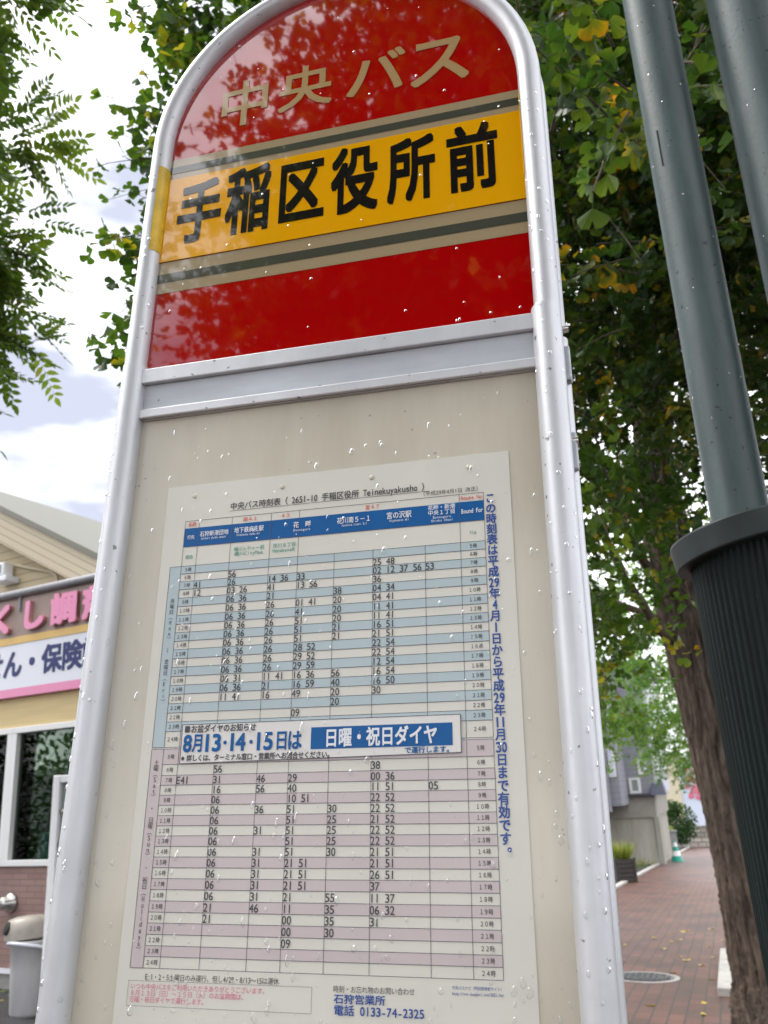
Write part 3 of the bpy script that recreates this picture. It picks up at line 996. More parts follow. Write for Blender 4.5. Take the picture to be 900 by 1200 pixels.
qz0 = gz(QX, QY)
pole2 = thing('street_pole', 'thicker grey pole beside the ribbed pole, only its edge showing at the upper right', 'pole', Matrix.Translation((QX, QY, qz0)))
build('pole_shaft', MB().lathe([(0.062, 0.02), (0.062, 3.0), (0.060, 7.0)], 0, 0, 48), M['pole'], pole2)
build('base_flange', MB().lathe([(0.0, 0.002), (0.13, 0.002), (0.13, 0.022), (0.064, 0.026)], 0, 0, 32), M['pole'], pole2)
it = []
for _ in range(45):
    z = random.uniform(1.9, 3.0)
    a = math.radians(random.uniform(-200, 20))
    it.append(((PX + 0.0414 * math.cos(a), PY + 0.0414 * math.sin(a), z), (math.cos(a), math.sin(a), 0), random.uniform(0.0007, 0.0018), random.uniform(1, 1.4)))
for _ in range(30):
    z = random.uniform(2.1, 3.0)
    a = math.radians(random.uniform(-230, -70))
    it.append(((QX + 0.0619 * math.cos(a), QY + 0.0619 * math.sin(a), z), (math.cos(a), math.sin(a), 0), random.uniform(0.0007, 0.0017), random.uniform(1, 1.4)))
drops('raindrops', 'clear raindrops clinging to the two grey-green poles', it, Matrix.Identity(4))

# ================================================================== FOLIAGE
def unit(a):
    return a / np.maximum(np.linalg.norm(a, axis=-1, keepdims=True), 1e-9)


def leaf_template(kind):
    if kind == 'ginkgo':
        ang = np.radians([-62, -47, -28, -9, 0, 9, 28, 47, 62])
        rad = np.array([0.86, 0.96, 1.04, 0.95, 0.58, 0.97, 1.02, 0.99, 0.84])
        pts = np.stack([np.sin(ang) * rad, np.cos(ang) * rad, 0.26 * np.abs(np.sin(ang)) ** 1.4 + 0.06 * np.cos(5 * ang) - 0.06], 1)
        pet = np.array([[-0.018, -0.75, 0.10], [0.018, -0.75, 0.10], [0.018, 0.02, 0], [-0.018, 0.02, 0]])
        v = np.concatenate([[[0, 0, 0]], pts, pet]) + np.array([0, 0.75, 0])
        loops = []
        sizes = []
        for i in range(8):
            loops += [0, i + 2, i + 1]
            sizes.append(3)
        loops += [10, 11, 12, 13]
        sizes.append(4)
        return v, np.array(loops), np.array(sizes)
    if kind == 'leaflet':
        v = np.array([[0, 0, 0], [-0.21, 0.3, 0.05], [0.21, 0.3, 0.05], [-0.18, 0.65, 0.03], [0.18, 0.65, 0.03], [0, 1, -0.06], [0, 0.45, -0.02]])
        loops = [0, 6, 1, 0, 2, 6, 1, 6, 3, 2, 4, 6, 3, 6, 5, 6, 4, 5]
        return v, np.array(loops), np.array([3] * 6)
    if kind == 'blade':
        v = np.array([[-0.02, 0, 0], [0.02, 0, 0], [0.015, 0.5, 0.04], [-0.015, 0.5, 0.04], [0, 1, 0.2]])
        return v, np.array([0, 1, 2, 3, 3, 2, 4]), np.array([4, 3])
    v = np.array([[0, 0, 0], [-0.28, 0.35, 0.06], [0.28, 0.35, 0.06], [-0.2, 0.75, 0.04], [0.2, 0.75, 0.04], [0, 1, -0.05]])
    return v, np.array([0, 2, 1, 1, 2, 4, 3, 3, 4, 5]), np.array([3, 4, 3])


def leaves(name, pos, direc, nrm, size, tint, kind, m, parent, org=(0, 0, 0)):
    tv, tl, ts = leaf_template(kind)
    N = len(pos)
    d = unit(direc)
    nrm = unit(nrm - d * np.sum(nrm * d, 1, keepdims=True))
    s = np.cross(d, nrm)
    v = pos[:, None, :] + size[:, None, None] * (tv[None, :, 0:1] * s[:, None, :] + tv[None, :, 1:2] * d[:, None, :] + tv[None, :, 2:3] * nrm[:, None, :])
    k = len(tv)
    L = (tl[None, :] + (np.arange(N) * k)[:, None]).ravel()
    S = np.tile(ts, N)
    edge = np.clip(np.linalg.norm(tv[:, :2], axis=1) - 0.9, 0, 1)[None, :] * rng.normal(0.10, 0.16, N)[:, None]
    tt3 = np.clip(np.repeat(tint, k).reshape(N, k) + edge + rng.normal(scale=0.035, size=(N, k)), 0, 1)
    return mesh_np(name, v.reshape(-1, 3), L, S, m, parent, False, tt3.ravel(), org)


def sticks(name, segs, m, parent, org=(0, 0, 0)):
    """segs: list of (points, r0, r1); triangular tapering twigs"""
    V, L, S = [], [], []
    for pts, r0, r1 in segs:
        o = len(V)
        n = len(pts)
        t = unit((pts[-1] - pts[0])[None])[0]
        a = np.cross(t, [0.3, 0.2, 0.9])
        a /= np.linalg.norm(a)
        c = np.cross(t, a)
        for i, p in enumerate(pts):
            r = r0 + (r1 - r0) * i / (n - 1)
            for q in range(4):
                th = q * math.pi / 2
                V.append(p + (a * math.cos(th) + c * math.sin(th)) * r)
        for i in range(n - 1):
            for q in range(4):
                q2 = (q + 1) % 4
                L += [o + i * 4 + q, o + i * 4 + q2, o + i * 4 + 4 + q2, o + i * 4 + 4 + q]
                S.append(4)
    return mesh_np(name, np.array(V), L, S, m, parent, True, None, org)


def ellipsoid_pts(c, r, n, bias=0.45):
    d = unit(rng.normal(size=(n, 3)))
    return np.array(c) + d * np.array(r) * (rng.random((n, 1)) ** bias)


def curve_pts(a, b, n=6, sag=0.15):
    a, b = np.asarray(a, float), np.asarray(b, float)
    t = np.linspace(0, 1, n)[:, None]
    mid = (a + b) / 2 + np.array([0, 0, np.linalg.norm(b - a) * sag])
    w = rng.normal(scale=0.02 * np.linalg.norm(b - a), size=(n, 3))
    w[0] = w[-1] = 0
    return (1 - t) ** 2 * a + 2 * t * (1 - t) * mid + t ** 2 * b + w


def trunk_mesh(path, radii, sides=72, per=26, seed=0, fur=0.10):
    """furrowed trunk: rings along the path with vertical ridges"""
    path = np.asarray(path, float)
    n = len(path)
    m_ = (n - 1) * per + 1
    ts = np.linspace(0, n - 1, m_)
    P = np.stack([np.interp(ts, range(n), path[:, i]) for i in range(3)], 1)
    Rr = np.interp(ts, range(n), radii)
    a = np.linspace(0, 2 * np.pi, sides, endpoint=False)
    rs = np.random.default_rng(seed)
    ph = rs.random(8) * 6
    V = []
    for i in range(m_):
        z = ts[i] * 2.2
        aw = a + 0.10 * np.sin(1.3 * z + ph[0]) + 0.05 * np.sin(4.1 * z + ph[1])
        rid = np.abs(np.sin(6.5 * aw + ph[2] + 0.8 * np.sin(1.7 * z + ph[3]))) ** 0.7
        rid2 = np.abs(np.sin(11 * aw + ph[4] + 1.1 * np.sin(2.9 * z + ph[5])))
        low = 0.06 * np.sin(2 * a + ph[6] + 0.5 * z) + 0.04 * np.sin(3 * a + ph[7] - z)
        r = Rr[i] * (1 + low + fur * (rid - 0.6) + 0.5 * fur * (rid2 - 0.5) + 0.02 * rs.normal(size=sides))
        V.append(np.stack([P[i, 0] + r * np.cos(a), P[i, 1] + r * np.sin(a), np.full(sides, P[i, 2])], 1))
    V = np.concatenate(V)
    L, S = [], []
    k = np.arange(sides)
    k2 = (k + 1) % sides
    for i in range(m_ - 1):
        L.append(np.stack([i * sides + k, i * sides + k2, (i + 1) * sides + k2, (i + 1) * sides + k], 1).ravel())
        S.append(np.full(sides, 4))
    return V, np.concatenate(L), np.concatenate(S)


def ginkgo_crown(tree, org, starts, outc, leaf, m, per_twig=(16, 30), tmax=1.0, twig_len=(0.28, 0.6), yellow=0.05, droop=0.25, tw_r=0.0045):
    segs = []
    Pp, Dd, Nn, Ss, Tt = [], [], [], [], []
    for p in starts:
        out = p - np.asarray(outc)
        out[2] *= 0.5
        d = unit((unit(out[None])[0] + rng.normal(scale=0.55, size=3) + np.array([0, 0, -droop * 0.6]))[None])[0]
        ln_ = rng.uniform(*twig_len)
        pts = np.stack([p + d * ln_ * t + np.array([0, 0, -droop * 0.35 * ln_ * t * t]) for t in np.linspace(0, 1, 5)])
        segs.append((pts, tw_r, tw_r * 0.4))
        k = rng.integers(*per_twig)
        tt_ = np.clip(np.round(rng.random(k) * 8) / 8 + rng.normal(scale=0.015, size=k), 0, 1)
        q = np.stack([np.interp(tt_, np.linspace(0, 1, 5), pts[:, i]) for i in range(3)], 1)
        dd = unit(rng.normal(size=(k, 3)) * np.array([1, 1, 0.7]) + d * 0.35 + np.array([0, 0, -droop]))
        nn = rng.normal(size=(k, 3)) * 0.7 + np.array([0, 0, 0.9])
        Pp.append(q)
        Dd.append(dd)
        Nn.append(nn)
        Ss.append(rng.uniform(0.6, 1.1, k) * leaf)
        base = np.clip(rng.normal(0.42, 0.18), 0, 0.8)
        t_ = np.clip(base + rng.normal(scale=0.13, size=k), 0, 0.9)
        yl = rng.random(k) < yellow
        t_[yl] = rng.uniform(0.93, 1.0, yl.sum())
        Tt.append(t_ * tmax)
    leaves('foliage', np.concatenate(Pp), np.concatenate(Dd), np.concatenate(Nn), np.concatenate(Ss), np.concatenate(Tt), 'ginkgo', m, tree, org)
    sticks('twigs', segs, M['twig'], tree, org)


# ---- street ginkgo behind the sign
GB = np.array([2.82, 7.72, gz(2.82, 7.72)])
gt = thing('ginkgo_tree', 'old ginkgo with a furrowed leaning trunk rising from the brick pavement behind the poles', 'tree', Matrix.Translation(GB.tolist()))
tp = [GB + np.array(q) for q in ((0.03, 0, -0.05), (0.0, 0, 0.35), (-0.06, 0, 1.2), (-0.12, 0.0, 2.2), (-0.24, -0.05, 3.3), (-0.30, -0.1, 4.6), (-0.3, -0.1, 6.2), (-0.25, 0, 8.0))]
V, L, S = trunk_mesh(tp, [0.33, 0.245, 0.222, 0.210, 0.195, 0.155, 0.10, 0.03], seed=3, sides=110, per=34, fur=0.13)
mesh_np('trunk', V, L, S, M['bark'], gt, True, None, GB)
limbs = []
for a, b_, r in (((2.45, 7.66, 2.65), (0.9, 5.0, 3.25), 0.055), ((2.40, 7.65, 3.0), (3.9, 5.2, 3.9), 0.05), ((2.38, 7.65, 3.2), (0.2, 4.4, 4.6), 0.055), ((2.35, 7.63, 3.9), (-1.2, 4.6, 5.6), 0.05),
                 ((2.33, 7.63, 4.2), (2.0, 3.4, 5.0), 0.05), ((2.32, 7.63, 4.8), (1.0, 3.4, 5.8), 0.045), ((2.32, 7.63, 5.2), (4.6, 8.0, 6.5), 0.045), ((2.32, 7.63, 5.4), (-0.4, 6.6, 7.4), 0.045),
                 ((2.36, 7.64, 3.5), (3.4, 9.6, 4.6), 0.04), ((2.43, 7.66, 2.8), (1.0, 8.6, 3.6), 0.035), ((2.2, 6.9, 3.0), (1.15, 2.6, 3.5), 0.03)):
    limbs.append((curve_pts(a, b_, 9, 0.10), r, 0.012))
sticks('branches', limbs, M['twig'], gt, GB)
st = [ellipsoid_pts((1.75, 4.1, 4.25), (1.8, 2.1, 1.55), 1200), ellipsoid_pts((2.6, 6.4, 5.4), (2.6, 2.6, 1.9), 750), ellipsoid_pts((1.25, 4.6, 6.1), (2.0, 2.8, 1.8), 1200, 0.6), ellipsoid_pts((3.6, 6.5, 6.0), (2.2, 3.0, 2.4), 450),
      ellipsoid_pts((2.4, 5.2, 4.95), (2.3, 2.3, 1.6), 750), ellipsoid_pts((0.80, 1.95, 3.25), (0.35, 0.35, 0.35), 16)]
st = np.concatenate(st)
ginkgo_crown(gt, GB, st, (2.3, 7.4, 4.5), 0.047, M['ginkgo'], yellow=0.012)
# low sprays over the pavement, their lit look comes from a lighter leaf colour
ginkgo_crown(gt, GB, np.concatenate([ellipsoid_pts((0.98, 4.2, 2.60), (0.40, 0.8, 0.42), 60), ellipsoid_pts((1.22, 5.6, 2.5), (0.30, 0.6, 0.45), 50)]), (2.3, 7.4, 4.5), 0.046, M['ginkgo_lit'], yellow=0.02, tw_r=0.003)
# branch tips that reach out to the left against the sky, 2.4 to 3.2 m from the viewer
tips = []
for c, r, k in (((-0.42, 2.55, 4.15), (0.24, 0.3, 0.26), 60), ((-0.66, 2.55, 4.30), (0.16, 0.25, 0.18), 28), ((-0.60, 2.6, 3.85), (0.17, 0.25, 0.20), 34), ((-0.68, 2.75, 3.72), (0.16, 0.25, 0.15), 20),
                ((-0.70, 2.7, 3.45), (0.15, 0.2, 0.17), 20), ((-0.74, 2.75, 3.22), (0.15, 0.2, 0.15), 20), ((-0.78, 2.8, 3.02), (0.13, 0.2, 0.13), 13), ((-0.2, 2.6, 4.35), (0.3, 0.3, 0.25), 50)):
    tips.append(ellipsoid_pts(c, r, k))
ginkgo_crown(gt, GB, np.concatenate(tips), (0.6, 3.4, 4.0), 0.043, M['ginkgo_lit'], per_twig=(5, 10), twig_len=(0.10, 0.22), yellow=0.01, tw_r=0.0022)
for a, b_, k in (((-0.50, 2.5, 3.62), (-0.86, 2.42, 3.55), 5), ((-0.52, 2.5, 3.35), (-0.82, 2.45, 3.28), 4), ((-0.55, 2.5, 3.95), (-0.76, 2.4, 3.92), 4), ((-0.55, 2.6, 3.10), (-0.78, 2.5, 3.02), 4)):
    q = curve_pts(a, b_, 7, 0.02)
    br_ = sticks('branch', [(q, 0.004, 0.0015)], M['twig'], gt, GB)
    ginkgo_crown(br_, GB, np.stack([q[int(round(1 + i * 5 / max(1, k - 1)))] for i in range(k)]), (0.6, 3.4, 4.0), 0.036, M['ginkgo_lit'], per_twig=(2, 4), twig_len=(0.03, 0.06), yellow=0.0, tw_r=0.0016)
# ---- next ginkgos along the pavement
for i, (gx, gy, lab) in enumerate(((6.2, 17.0, 'second ginkgo along the pavement, bright green crown behind the nearer trunk'), (11.0, 31.0, 'farthest small ginkgo at the pavement edge beyond the nearer two'))):
    fb = np.array([gx, gy, gz(gx, gy)])
    ft = thing('ginkgo_tree', lab, 'tree', Matrix.Translation(fb.tolist()))
    V, L, S = trunk_mesh([fb + np.array(q) for q in ((0, 0, -0.05), (0, 0, 0.6), (0.05, 0, 2.2), (0.1, 0, 4.2), (0.1, 0, 6.5))], [0.2, 0.14, 0.12, 0.10, 0.03], sides=32, per=10, seed=9)
    mesh_np('trunk', V, L, S, M['bark'], ft, True, None, fb)
    cz_ = fb[2]
    stp = np.concatenate([ellipsoid_pts((gx - 0.7, gy - 0.8, cz_ + 5.1), (2.6, 2.6, 2.3), 620, 0.4), ellipsoid_pts((gx - 1.2, gy, cz_ + 3.7), (1.6, 1.6, 0.9), 160)])
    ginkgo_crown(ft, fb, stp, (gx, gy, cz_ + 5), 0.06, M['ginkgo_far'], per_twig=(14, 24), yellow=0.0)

# ---- ginkgo on the roadside behind the viewer (mirrored in the glossy header)
rb = np.array([1.25, -4.6, gz(1.25, -4.6)])
rt = thing('ginkgo_tree', 'roadside ginkgo standing behind the viewer, mirrored in the glossy red header', 'tree', Matrix.Translation(rb.tolist()))
V, L, S = trunk_mesh([rb + np.array(q) for q in ((0, 0, -0.05), (0, 0, 0.6), (-0.05, 0, 2.4), (-0.1, 0.1, 4.4), (-0.1, 0.1, 7.0))], [0.24, 0.17, 0.15, 0.12, 0.03], sides=32, per=10, seed=5)
mesh_np('trunk', V, L, S, M['bark'], rt, True, None, rb)
sticks('branches', [(curve_pts((1.15, -4.55, 2.6 + 0.5 * i), q, 7, 0.1), 0.05, 0.012) for i, q in enumerate(((-0.9, -2.6, 4.3), (2.6, -3.0, 4.4), (0.4, -1.8, 5.2), (-0.8, -2.2, 5.9), (2.2, -4.4, 6.6)))], M['twig'], rt, rb)
stp = np.concatenate([ellipsoid_pts((1.0, -3.6, 5.2), (2.3, 2.3, 2.4), 1000, 0.45), ellipsoid_pts((-0.15, -2.2, 5.4), (1.45, 1.7, 1.9), 1100, 0.7), ellipsoid_pts((-0.75, -2.5, 4.35), (1.35, 1.1, 1.0), 650, 0.7), ellipsoid_pts((-1.25, -2.1, 5.3), (1.1, 1.1, 1.3), 620, 0.7), ellipsoid_pts((-1.45, -2.5, 4.2), (1.0, 1.0, 0.9), 420, 0.7), ellipsoid_pts((-1.75, -2.2, 4.9), (0.75, 0.9, 1.2), 260, 0.7), ellipsoid_pts((-2.7, -1.9, 4.8), (0.5, 0.8, 1.0), 26)])
ginkgo_crown(rt, rb, stp, (1.2, -4.4, 4.8), 0.05, M['ginkgo'], per_twig=(14, 24), yellow=0.03)

twin = rt.copy()
COL.objects.link(twin)
twin.matrix_world = Matrix.Translation((-12.5, 6.6, gz(-12.5, 6.6))) @ Matrix.Rotation(2.1, 4, 'Z')
twin['label'] = 'ginkgo standing far left across the shop forecourt, mirrored in the dark shop window'
for ch in list(rt.children):
    c = ch.copy()
    COL.objects.link(c)
    c.parent = twin

# ---- tree with feathery compound leaves at upper left
ab = np.array([-3.9, 4.3, gz(-3.9, 4.3)])
at_ = thing('rowan_tree', 'tree with feathery compound leaves hanging into the upper left in front of the sky', 'tree', Matrix.Translation(ab.tolist()))
V, L, S = trunk_mesh([ab + np.array(q) for q in ((0, 0, -0.05), (0, 0, 0.5), (0.1, 0, 2.4), (0.3, -0.1, 4.2), (0.5, -0.1, 6.6))], [0.16, 0.11, 0.10, 0.08, 0.02], sides=28, per=8, seed=11)
mesh_np('trunk', V, L, S, M['bark'], at_, True, None, ab)
Pp, Dd, Nn, Ss, Tt, segs = [], [], [], [], [], []


def compound(p, d, nrm, ln_, tb):
    d = d / np.linalg.norm(d)
    nrm = nrm - d * nrm.dot(d)
    nrm /= np.linalg.norm(nrm)
    s = np.cross(d, nrm)
    pts = np.stack([p + d * ln_ * t - np.array([0, 0, 0.22 * ln_ * t * t]) for t in np.linspace(0, 1, 5)])
    segs.append((pts, 0.0016, 0.0007))
    for k in range(7):
        t = 0.22 + 0.72 * k / 6
        q = np.array([np.interp(t, np.linspace(0, 1, 5), pts[:, i]) for i in range(3)])
        for sg in (-1, 1):
            Pp.append(q)
            Dd.append(s * sg * 0.95 + d * 0.55 + rng.normal(scale=0.08, size=3) + np.array([0, 0, -0.15]))
            Nn.append(nrm + rng.normal(scale=0.15, size=3))
            Ss.append(ln_ * 0.27 * (1 - 0.35 * abs(k - 2.5) / 4))
            Tt.append(np.clip(tb + rng.normal(scale=0.1), 0, 1))
    Pp.append(pts[-1])
    Dd.append(d)
    Nn.append(nrm)
    Ss.append(ln_ * 0.24)
    Tt.append(tb)


bl_ = []
for b_ in ((-1.98, 3.75, 5.75), (-1.98, 3.9, 5.1), (-2.02, 4.2, 4.5), (-2.04, 4.3, 4.05), (-2.3, 3.6, 6.4), (-2.35, 4.0, 3.8), (-2.4, 4.2, 5.5), (-2.6, 4.1, 4.6), (-2.0, 3.5, 6.2)):
    a = (ab[0] + 0.2, ab[1] - 0.05, b_[2] - 0.6)
    q = curve_pts(a, b_, 8, 0.08)
    bl_.append((q, 0.03, 0.006))
    for _ in range(80):
        t = 7 * (1 - rng.random() ** 1.3 * 0.75)
        p = np.array([np.interp(t, range(8), q[:, i]) for i in range(3)])
        side_d = rng.normal(size=3) * np.array([1, 1, 0.45])
        tw = unit(side_d[None])[0] * rng.uniform(0.05, 0.32)
        segs.append((np.stack([p, p + tw * 0.5, p + tw]), 0.003, 0.002))
        tb = np.clip(rng.normal(0.45, 0.2), 0, 0.95)
        for _k in range(rng.integers(2, 4)):
            dd = unit((tw + rng.normal(scale=0.22, size=3) + np.array([0.05, 0, -0.08]))[None])[0]
            compound(p + tw, dd, rng.normal(scale=0.35, size=3) + np.array([0, 0, 1.0]), rng.uniform(0.23, 0.34), tb)
leaves('foliage', np.array(Pp), np.array(Dd), np.array(Nn), np.array(Ss), np.array(Tt), 'leaflet', M['pinnate'], at_, ab)
sticks('leaf_stalks', segs, M['twig'], at_, ab)
sticks('branches', bl_, M['twig'], at_, ab)

# ================================================================== PHARMACY (left)
PM = Matrix(((0.8789, 0.4771, 0, -3.5876), (-0.4771, 0.8789, 0, 9.5995), (0, 0, 1, 0), (0, 0, 0, 1)))
ph = thing('pharmacy_building', 'cream gabled shop with a pink and white signboard above mauve tiled walls', 'building', PM)
X0, X1 = -6.0, 2.6
build('foundation', MB().box(X0, X1, 0.03, 5.9, -0.6, -0.045), M['concrete'], ph)
build('base_strip', MB().box(X0, X1, -0.012, 0.02, -0.044, 0.002), M['sign_white'], ph)
# wall with two window openings
W1, W2 = (-2.35, -0.785), (-0.64, 0.95)
tw = MB()
tw.box(X0, X1, 0.0, 0.14, 0.003, 0.966)
build('tiled_wall', tw, M['tile'], ph)
yw = MB()
yw.box(X0, X1, 0.002, 0.14, 2.404, 2.73)
yw.box(X0, -2.45, 0.002, 0.14, 0.968, 2.402).box(1.05, X1, 0.002, 0.14, 0.968, 2.402)
build('cream_wall', yw, M['cream_plain'], ph)
build('side_wall', MB().box(X1 - 0.14, X1 - 0.002, 0.142, 5.9, 0.0, 3.9).box(X0 + 0.002, X0 + 0.14, 0.142, 5.9, 0.0, 3.9).box(X0 + 0.142, X1 - 0.142, 5.76, 5.9, 0.0, 3.9), M['cream'], ph)
for w0, w1 in ((-2.44, -0.712), (-0.710, 1.04)):
    fr = MB()
    t = 0.075
    fr.box(w0, w1, -0.03, 0.1, 0.970, 1.03, 0.006).box(w0, w1, -0.03, 0.1, 2.335, 2.400, 0.006)
    fr.box(w0, w0 + t, -0.028, 0.1, 1.031, 2.334, 0.004).box(w1 - t, w1, -0.028, 0.1, 1.031, 2.334, 0.004)
    wf = build('window', fr, M['white'], ph)
    build('pane', MB().box(w0 + t + 0.001, w1 - t - 0.001, 0.03, 0.038, 1.032, 2.333), M['glass'], wf)
    build('roller_blind', MB().box(w0 + t + 0.005, w1 - t - 0.005, 0.075, 0.085, 1.86, 2.332), M['blind'], wf)
build('notice', MB().box(-0.30, -0.14, 0.072, 0.076, 1.04, 1.30).box(-0.12, 0.05, 0.074, 0.078, 1.04, 1.22), M['poster'], ph)
build('room', MB().box(X0 + 0.15, X1 - 0.15, 1.6, 1.7, 0.1, 2.7).box(X0 + 0.15, X1 - 0.15, 0.15, 1.59, 0.1, 0.12).box(X0 + 0.15, X1 - 0.15, 0.15, 1.59, 2.5, 2.52), M['dark'], ph)
# fascia with signboard
sg = build('sign_board', MB().box(X0, X1, -0.055, 0.14, 3.412, 3.872), M['fascia'], ph)
build('yellow_strip', MB().box(X0, X1, -0.065, 0.13, 3.328, 3.410), M['sign_yellow'], sg)
build('white_face', MB().box(X0, X1, -0.058, 0.13, 2.826, 3.326), M['sign_white'], sg)
build('pink_strip', MB().box(X0, X1, -0.062, 0.13, 2.732, 2.824), M['pink'], sg)


def letters3d(txt, x0, pitch, w, z0, z1, y0, y1, wt, ms, parent):
    """each sign letter is a cut-out block of its own with returns"""
    for i, ch in enumerate(txt):
        v, f, a, b2, lo, hi = glyph(ch, wt)
        x = x0 + pitch * i
        k = (z1 - z0) / 0.95
        xx = [(x + px * w, y0 - 2e-4 * q, z0 + (pz + 0.09) * k) for px, pz, q in v]
        mb = MB().add(xx, f)
        cnt = {}
        for fc in f:
            for j in range(len(fc)):
                e = (fc[j], fc[(j + 1) % len(fc)])
                cnt.setdefault(tuple(sorted(e)), []).append(e)
        vv, ff = [], []
        for e in cnt.values():
            if len(e) == 1:
                p, q = xx[e[0][0]], xx[e[0][1]]
                o = len(vv)
                vv += [(p[0], p[1], p[2]), (q[0], q[1], q[2]), (q[0], y1, q[2]), (p[0], y1, p[2])]
                ff.append((o + 1, o, o + 3, o + 2))
        mb.add(vv, ff, mi=1)
        build('letter', mb, ms, parent)


letters3d('すりくし調剤薬局', -2.14, 0.5, 0.42, 3.46, 3.80, -0.110, -0.052, 0.045, [M['pink'], M['pink_side']], sg)
letters3d('処方せん・保険調剤', -1.86, 0.315, 0.32, 2.95, 3.26, -0.0620, -0.0585, 0.030, [M['navy'], M['navy']], sg)
build('gutter', MB().tube([(X0, -0.07, 3.925), (X1, -0.07, 3.905)], 0.048, n=16), M['gutter'], ph)
build('canopy_roof', MB().box(X0, X1, -0.05, 0.75, 3.876, 3.90), M['gutter'], ph)
build('fascia_bracket', MB().box(-0.705, -0.685, -0.085, -0.056, 3.70, 3.87), M['gutter'], ph)
# gable behind: lap-sided wall, deep sloping barge boards
ZR = lambda x: 4.463 + 0.5289 * (-0.274 - x)
gx0, gx1 = -6.0, 1.05
gw = [(gx1 - 0.5, 3.90), (gx1 - 0.5, ZR(gx1 - 0.5) - 0.2), (-3.6, ZR(-3.6) - 0.2), (gx0, ZR(-3.6) - 0.2 - 0.5289 * 2.4), (gx0, 3.90)]
build('gable_wall', MB().prism(gw[::-1], 0.70, 0.85), M['cream'], ph)
bb = [(gx1, ZR(gx1) - 0.44), (gx1, ZR(gx1) - 0.02), (-3.6, ZR(-3.6) - 0.02), (-3.6, ZR(-3.6) - 0.44)]
build('barge_boards', MB().prism(bb[::-1], 0.42, 0.69), M['cream_slope'], ph)
rfp = [(gx1 + 0.1, ZR(gx1 + 0.1) - 0.015), (gx1 + 0.1, ZR(gx1 + 0.1) + 0.055), (-3.6, ZR(-3.6) + 0.055), (gx0 - 0.3, ZR(-3.6) + 0.055 - 0.5289 * 2.7), (gx0 - 0.3, ZR(-3.6) - 0.015 - 0.5289 * 2.7), (-3.6, ZR(-3.6) - 0.015)]
build('roof', MB().prism(rfp[::-1], 0.36, 6.2), M['trim'], ph)
bb2 = [(-3.6, ZR(-3.6) - 0.44), (-3.6, ZR(-3.6) - 0.02), (gx0, ZR(-3.6) - 0.02 - 0.5289 * 2.4), (gx0, ZR(-3.6) - 0.44 - 0.5289 * 2.4)]
build('barge_boards', MB().prism(bb2[::-1], 0.42, 0.69), M['cream_plain'], ph)
# floodlight and conduit on the gable
fl = MB().box(-1.97, -1.80, 0.50, 0.66, 4.42, 4.60, 0.02)
flood = build('floodlight', fl, M['white_metal'], ph)
build('bracket', MB().box(-2.0, -1.70, 0.47, 0.69, 4.33, 4.405, 0.015), M['sign_white'], flood)
build('lens', MB().box(-1.93, -1.84, 0.490, 0.498, 4.45, 4.56), M['inset'], flood)
build('conduit', MB().tube([(-1.80, 0.66, 4.585), (-1.5, 0.66, 4.49), (-1.25, 0.66, 4.42), (-1.10, 0.66, 4.38), (-0.98, 0.66, 4.30), (-0.96, 0.66, 4.20), (-0.96, 0.66, 3.93)], 0.018, n=10), M['far_cream'], ph)
# vent pipe on the tiled wall
vt = MB()
prof = [(0.0, -0.14), (0.045, -0.14), (0.062, -0.12), (0.066, -0.06), (0.072, -0.055), (0.095, -0.03), (0.10, -0.002), (0.0, -0.001)]
vt.lathe(prof, 0, 0, 24)
vt.v = [(px - 0.55, pz, py + 0.62) for px, py, pz in vt.v]
vn = build('vent', vt, M['steel'], ph)
build('vent_mouth', MB().tube([(-0.585, -0.1415, 0.615), (-0.585, -0.143, 0.615)], 0.028, n=14), M['dark'], vn)

# ---- litter bin in front of the wall
bp_ = (-3.33, 8.55, gz(-3.33, 8.55))
bn = thing('litter_bin', 'grey plastic litter bin with a tilted beige lid and round hole beside the tiled wall', 'bin', Matrix.Translation(bp_) @ Matrix.Rotation(math.radians(-12), 4, 'Z'))
build('body', MB().lathe([(0.0, 0.0), (0.128, 0.0), (0.140, 0.03), (0.155, 0.35), (0.166, 0.55), (0.185, 0.57), (0.188, 0.60), (0.16, 0.605), (0.0, 0.604)], 0, 0, 32), M['bin'], bn)
rim = MB().tube([(0.178 * math.cos(a) * 1.06, 0.178 * math.sin(a) * 1.06, 0.545 - 0.05 * math.cos(a - 1.2)) for a in np.linspace(0, 2 * math.pi, 33)], 0.016, n=10, cap=False)
build('bag_rim', rim, M['sign_white'], bn)
lid = MB().lathe([(0.198, 0.62), (0.201, 0.68), (0.194, 0.735), (0.168, 0.775), (0.10, 0.795), (0.0, 0.80)], 0, 0, 32).lathe([(0.19, 0.607), (0.200, 0.612), (0.198, 0.62)], 0, 0, 32)
ld = build('lid', lid, M['bin_lid'], bn)
hole = MB().lathe([(0.0, 0.012), (0.040, 0.011), (0.055, 0.004), (0.058, -0.02), (0.0, -0.02)], 0, 0, 20)
mrot = Matrix.Translation((-0.108, -0.163, 0.715)) @ Matrix.Rotation(math.radians(-33), 4, 'Z') @ Matrix.Rotation(math.radians(74), 4, 'X')
hole.v = [(mrot @ Vector(q))[:] for q in hole.v]
build('throw_hole', hole, M['dark'], ld)
ld.location = (0, 0, 0)
ld.rotation_euler = (math.radians(-2), math.radians(-4), 0)

